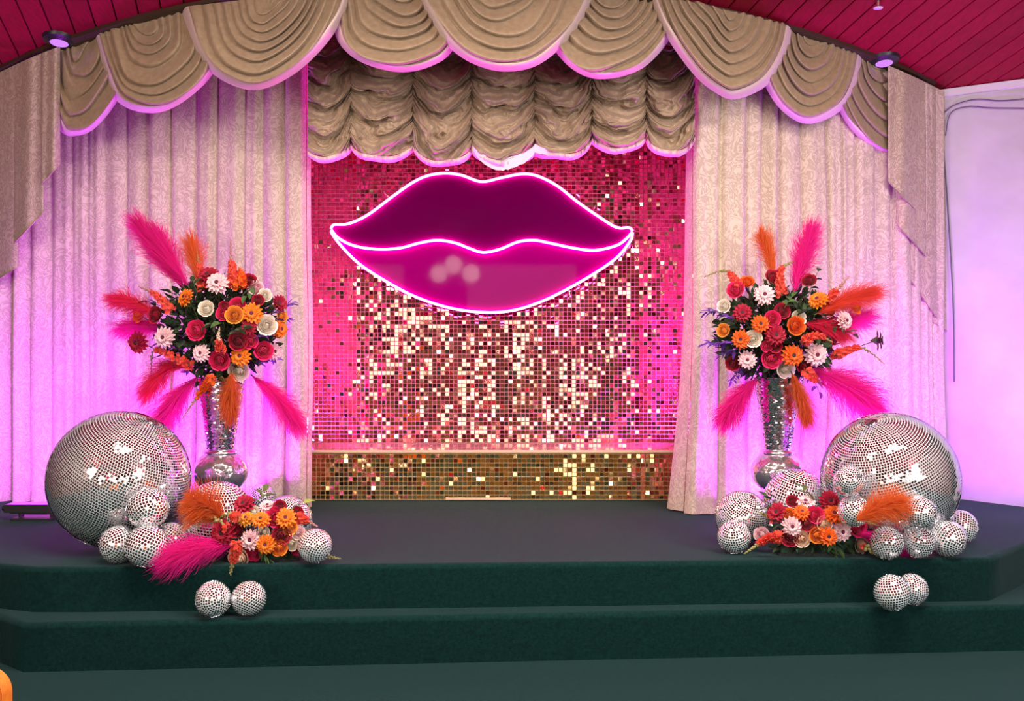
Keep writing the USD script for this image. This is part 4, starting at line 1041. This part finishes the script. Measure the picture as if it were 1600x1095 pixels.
B.S([(1210, 812), (1198, 806), (1187, 800)], 'short green snapdragon spike at the upper left, right floor flowers', n=22, split=.1, size=.016)
B.L((1275, 790), (1250, 762), 'olive leaf sprig standing up at the top, right floor flowers', 'leaf_olive', n=5, L=.08, W=.030, back=.03)
B.L((1218, 795), (1200, 778), 'dark leaf sprig pointing up left, right floor flowers', n=4, L=.07, W=.025)
B.L((1305, 845), (1306, 868), 'grey-green leaf hanging at the front edge, right floor flowers', 'leaf_green', n=3, L=.07, W=.034, back=-.04)
B.L((1225, 822), (1210, 815), 'dark leaf sprig beside the left pale pink gerbera, right floor flowers', n=5, L=.055, W=.026)

# ------------------------------------------------------------------ stage uplights
def uplight(X, Y, target, power, label, w=.30, rz=0.0, on=STAGE, color=UP):
    t = thing('uplight', label, 'stage light', (X, Y, on), rotz(rz))
    part('housing', join([box((0, 0, .075), (.36, .13, .05)), box((0, 0, .052), (.30, .10, .02))]), 'black_plastic', t)
    part('foot_bracket', join([box((0, 0, .008), (.26, .16, .014)), box((-.10, 0, .03), (.014, .05, .05)), box((.10, 0, .03), (.014, .05, .05))]), 'black_plastic', t)
    part('lens', box((0, 0, .1015), (.33, .10, .0015)), 'up_glow', t)
    part('knob', tube([(-.185, 0, .07), (-.215, 0, .07)], .018, 12), 'black_plastic', t, smooth=40)
    l = UsdLux.RectLight.Define(stage, f'{t.GetPath()}/lamp')
    l.CreateWidthAttr(w); l.CreateHeightAttr(.09); l.CreateColorAttr(Gf.Vec3f(*color)); l.CreateIntensityAttr(power)
    z = V(0, 0, .108); tgt = rotz(rz).T @ (V(*target) - V(X, Y, on))
    aim(l, z, tgt)
uplight((58 - 800) / FPX * 6.5, 6.5, (-2.95, 7.15, 1.6), 900, 'black stage uplight on the stage floor behind the left giant ball')
uplight(-1.90, 6.66, (-2.0, 7.2, 2.2), 560, 'black stage uplight hidden behind the left vase', rz=.1)
uplight(1.72, 6.30 + .26, (1.75, 6.9, 2.4), 420, 'black stage uplight hidden behind the right vase', rz=.1)
uplight(2.55, 6.45, (2.75, 7.2, 2.4), 640, 'black stage uplight hidden behind the right giant ball', rz=.4)
uplight(3.55, 6.1, (3.5, 7.1, 2.2), 170, 'black stage uplight out of view at the right end of the stage', rz=.3, color=(.42, .20, 1.0))
uplight(1.47, 7.55, (.9, 7.85, 1.5), 1900, 'black stage uplight on the riser behind the right curtain', rz=1.2, on=LEDGE + .003, color=(1.0, .04, .85))
uplight(-1.70, 7.55, (-1.1, 7.85, 1.6), 900, 'black stage uplight on the riser behind the left curtain', rz=-1.2, on=LEDGE + .003, color=(1.0, .04, .85))

# ------------------------------------------------------------------ cables and the chair
def cable(pts, r, label, mt='cable'):
    t = thing('cable', label, 'cable', pts[0])
    q = spline(pts, 60) - np.asarray(pts[0]); part('sheath', tube(q, r, 6), mt, t, smooth=True)
def on_wall(t, s, off=.03):
    b, a = wr(t); return b + (a - b) * s + V(-.85, -.53, 0) * off
cable([on_wall(.12, .955), on_wall(.10, .90), on_wall(.13, .75), on_wall(.16, .55), on_wall(.14, .38)], .005, 'thin cable hanging down the plaster wall beside the right jabot')
cable([on_wall(.10, .945), on_wall(.25, .962), on_wall(.5, .968), on_wall(.8, .958), on_wall(1.3, .955)], .004, 'upper cable looping along the top of the plaster wall')
cable([on_wall(.13, .90), on_wall(.2, .945), on_wall(.4, .955), on_wall(.7, .945), on_wall(1.3, .93)], .004, 'lower cable looping along the top of the plaster wall')

t = thing('chair', 'orange upholstered chair at the lower left corner of the picture', 'chair', (-1.47, 2.5, 0))
import shapely.geometry as sg
bk = sg.box(-.19, .0, .19, .36).buffer(.06)
v, f = tm(trimesh.creation.extrude_polygon(bk, .05, engine='earcut')); v = np.c_[v[:, 0], -v[:, 2], v[:, 1] + .33]
part('backrest', (v, f), 'orange_fabric', t, smooth=40)
v, f = tm(trimesh.creation.extrude_polygon(sg.box(-.18, -.40, .18, -.06).buffer(.04), .07, engine='earcut'))
part('seat', (v + V(0, 0, .38), f), 'orange_fabric', t, smooth=40)
for x, y in ((-.19, -.38), (.19, -.38), (-.19, -.05), (.19, -.05)):
    part('leg', tube([(x, y, 0), (x * .95, y, .385)], .013, 8), 'dark_wood', t, smooth=40)
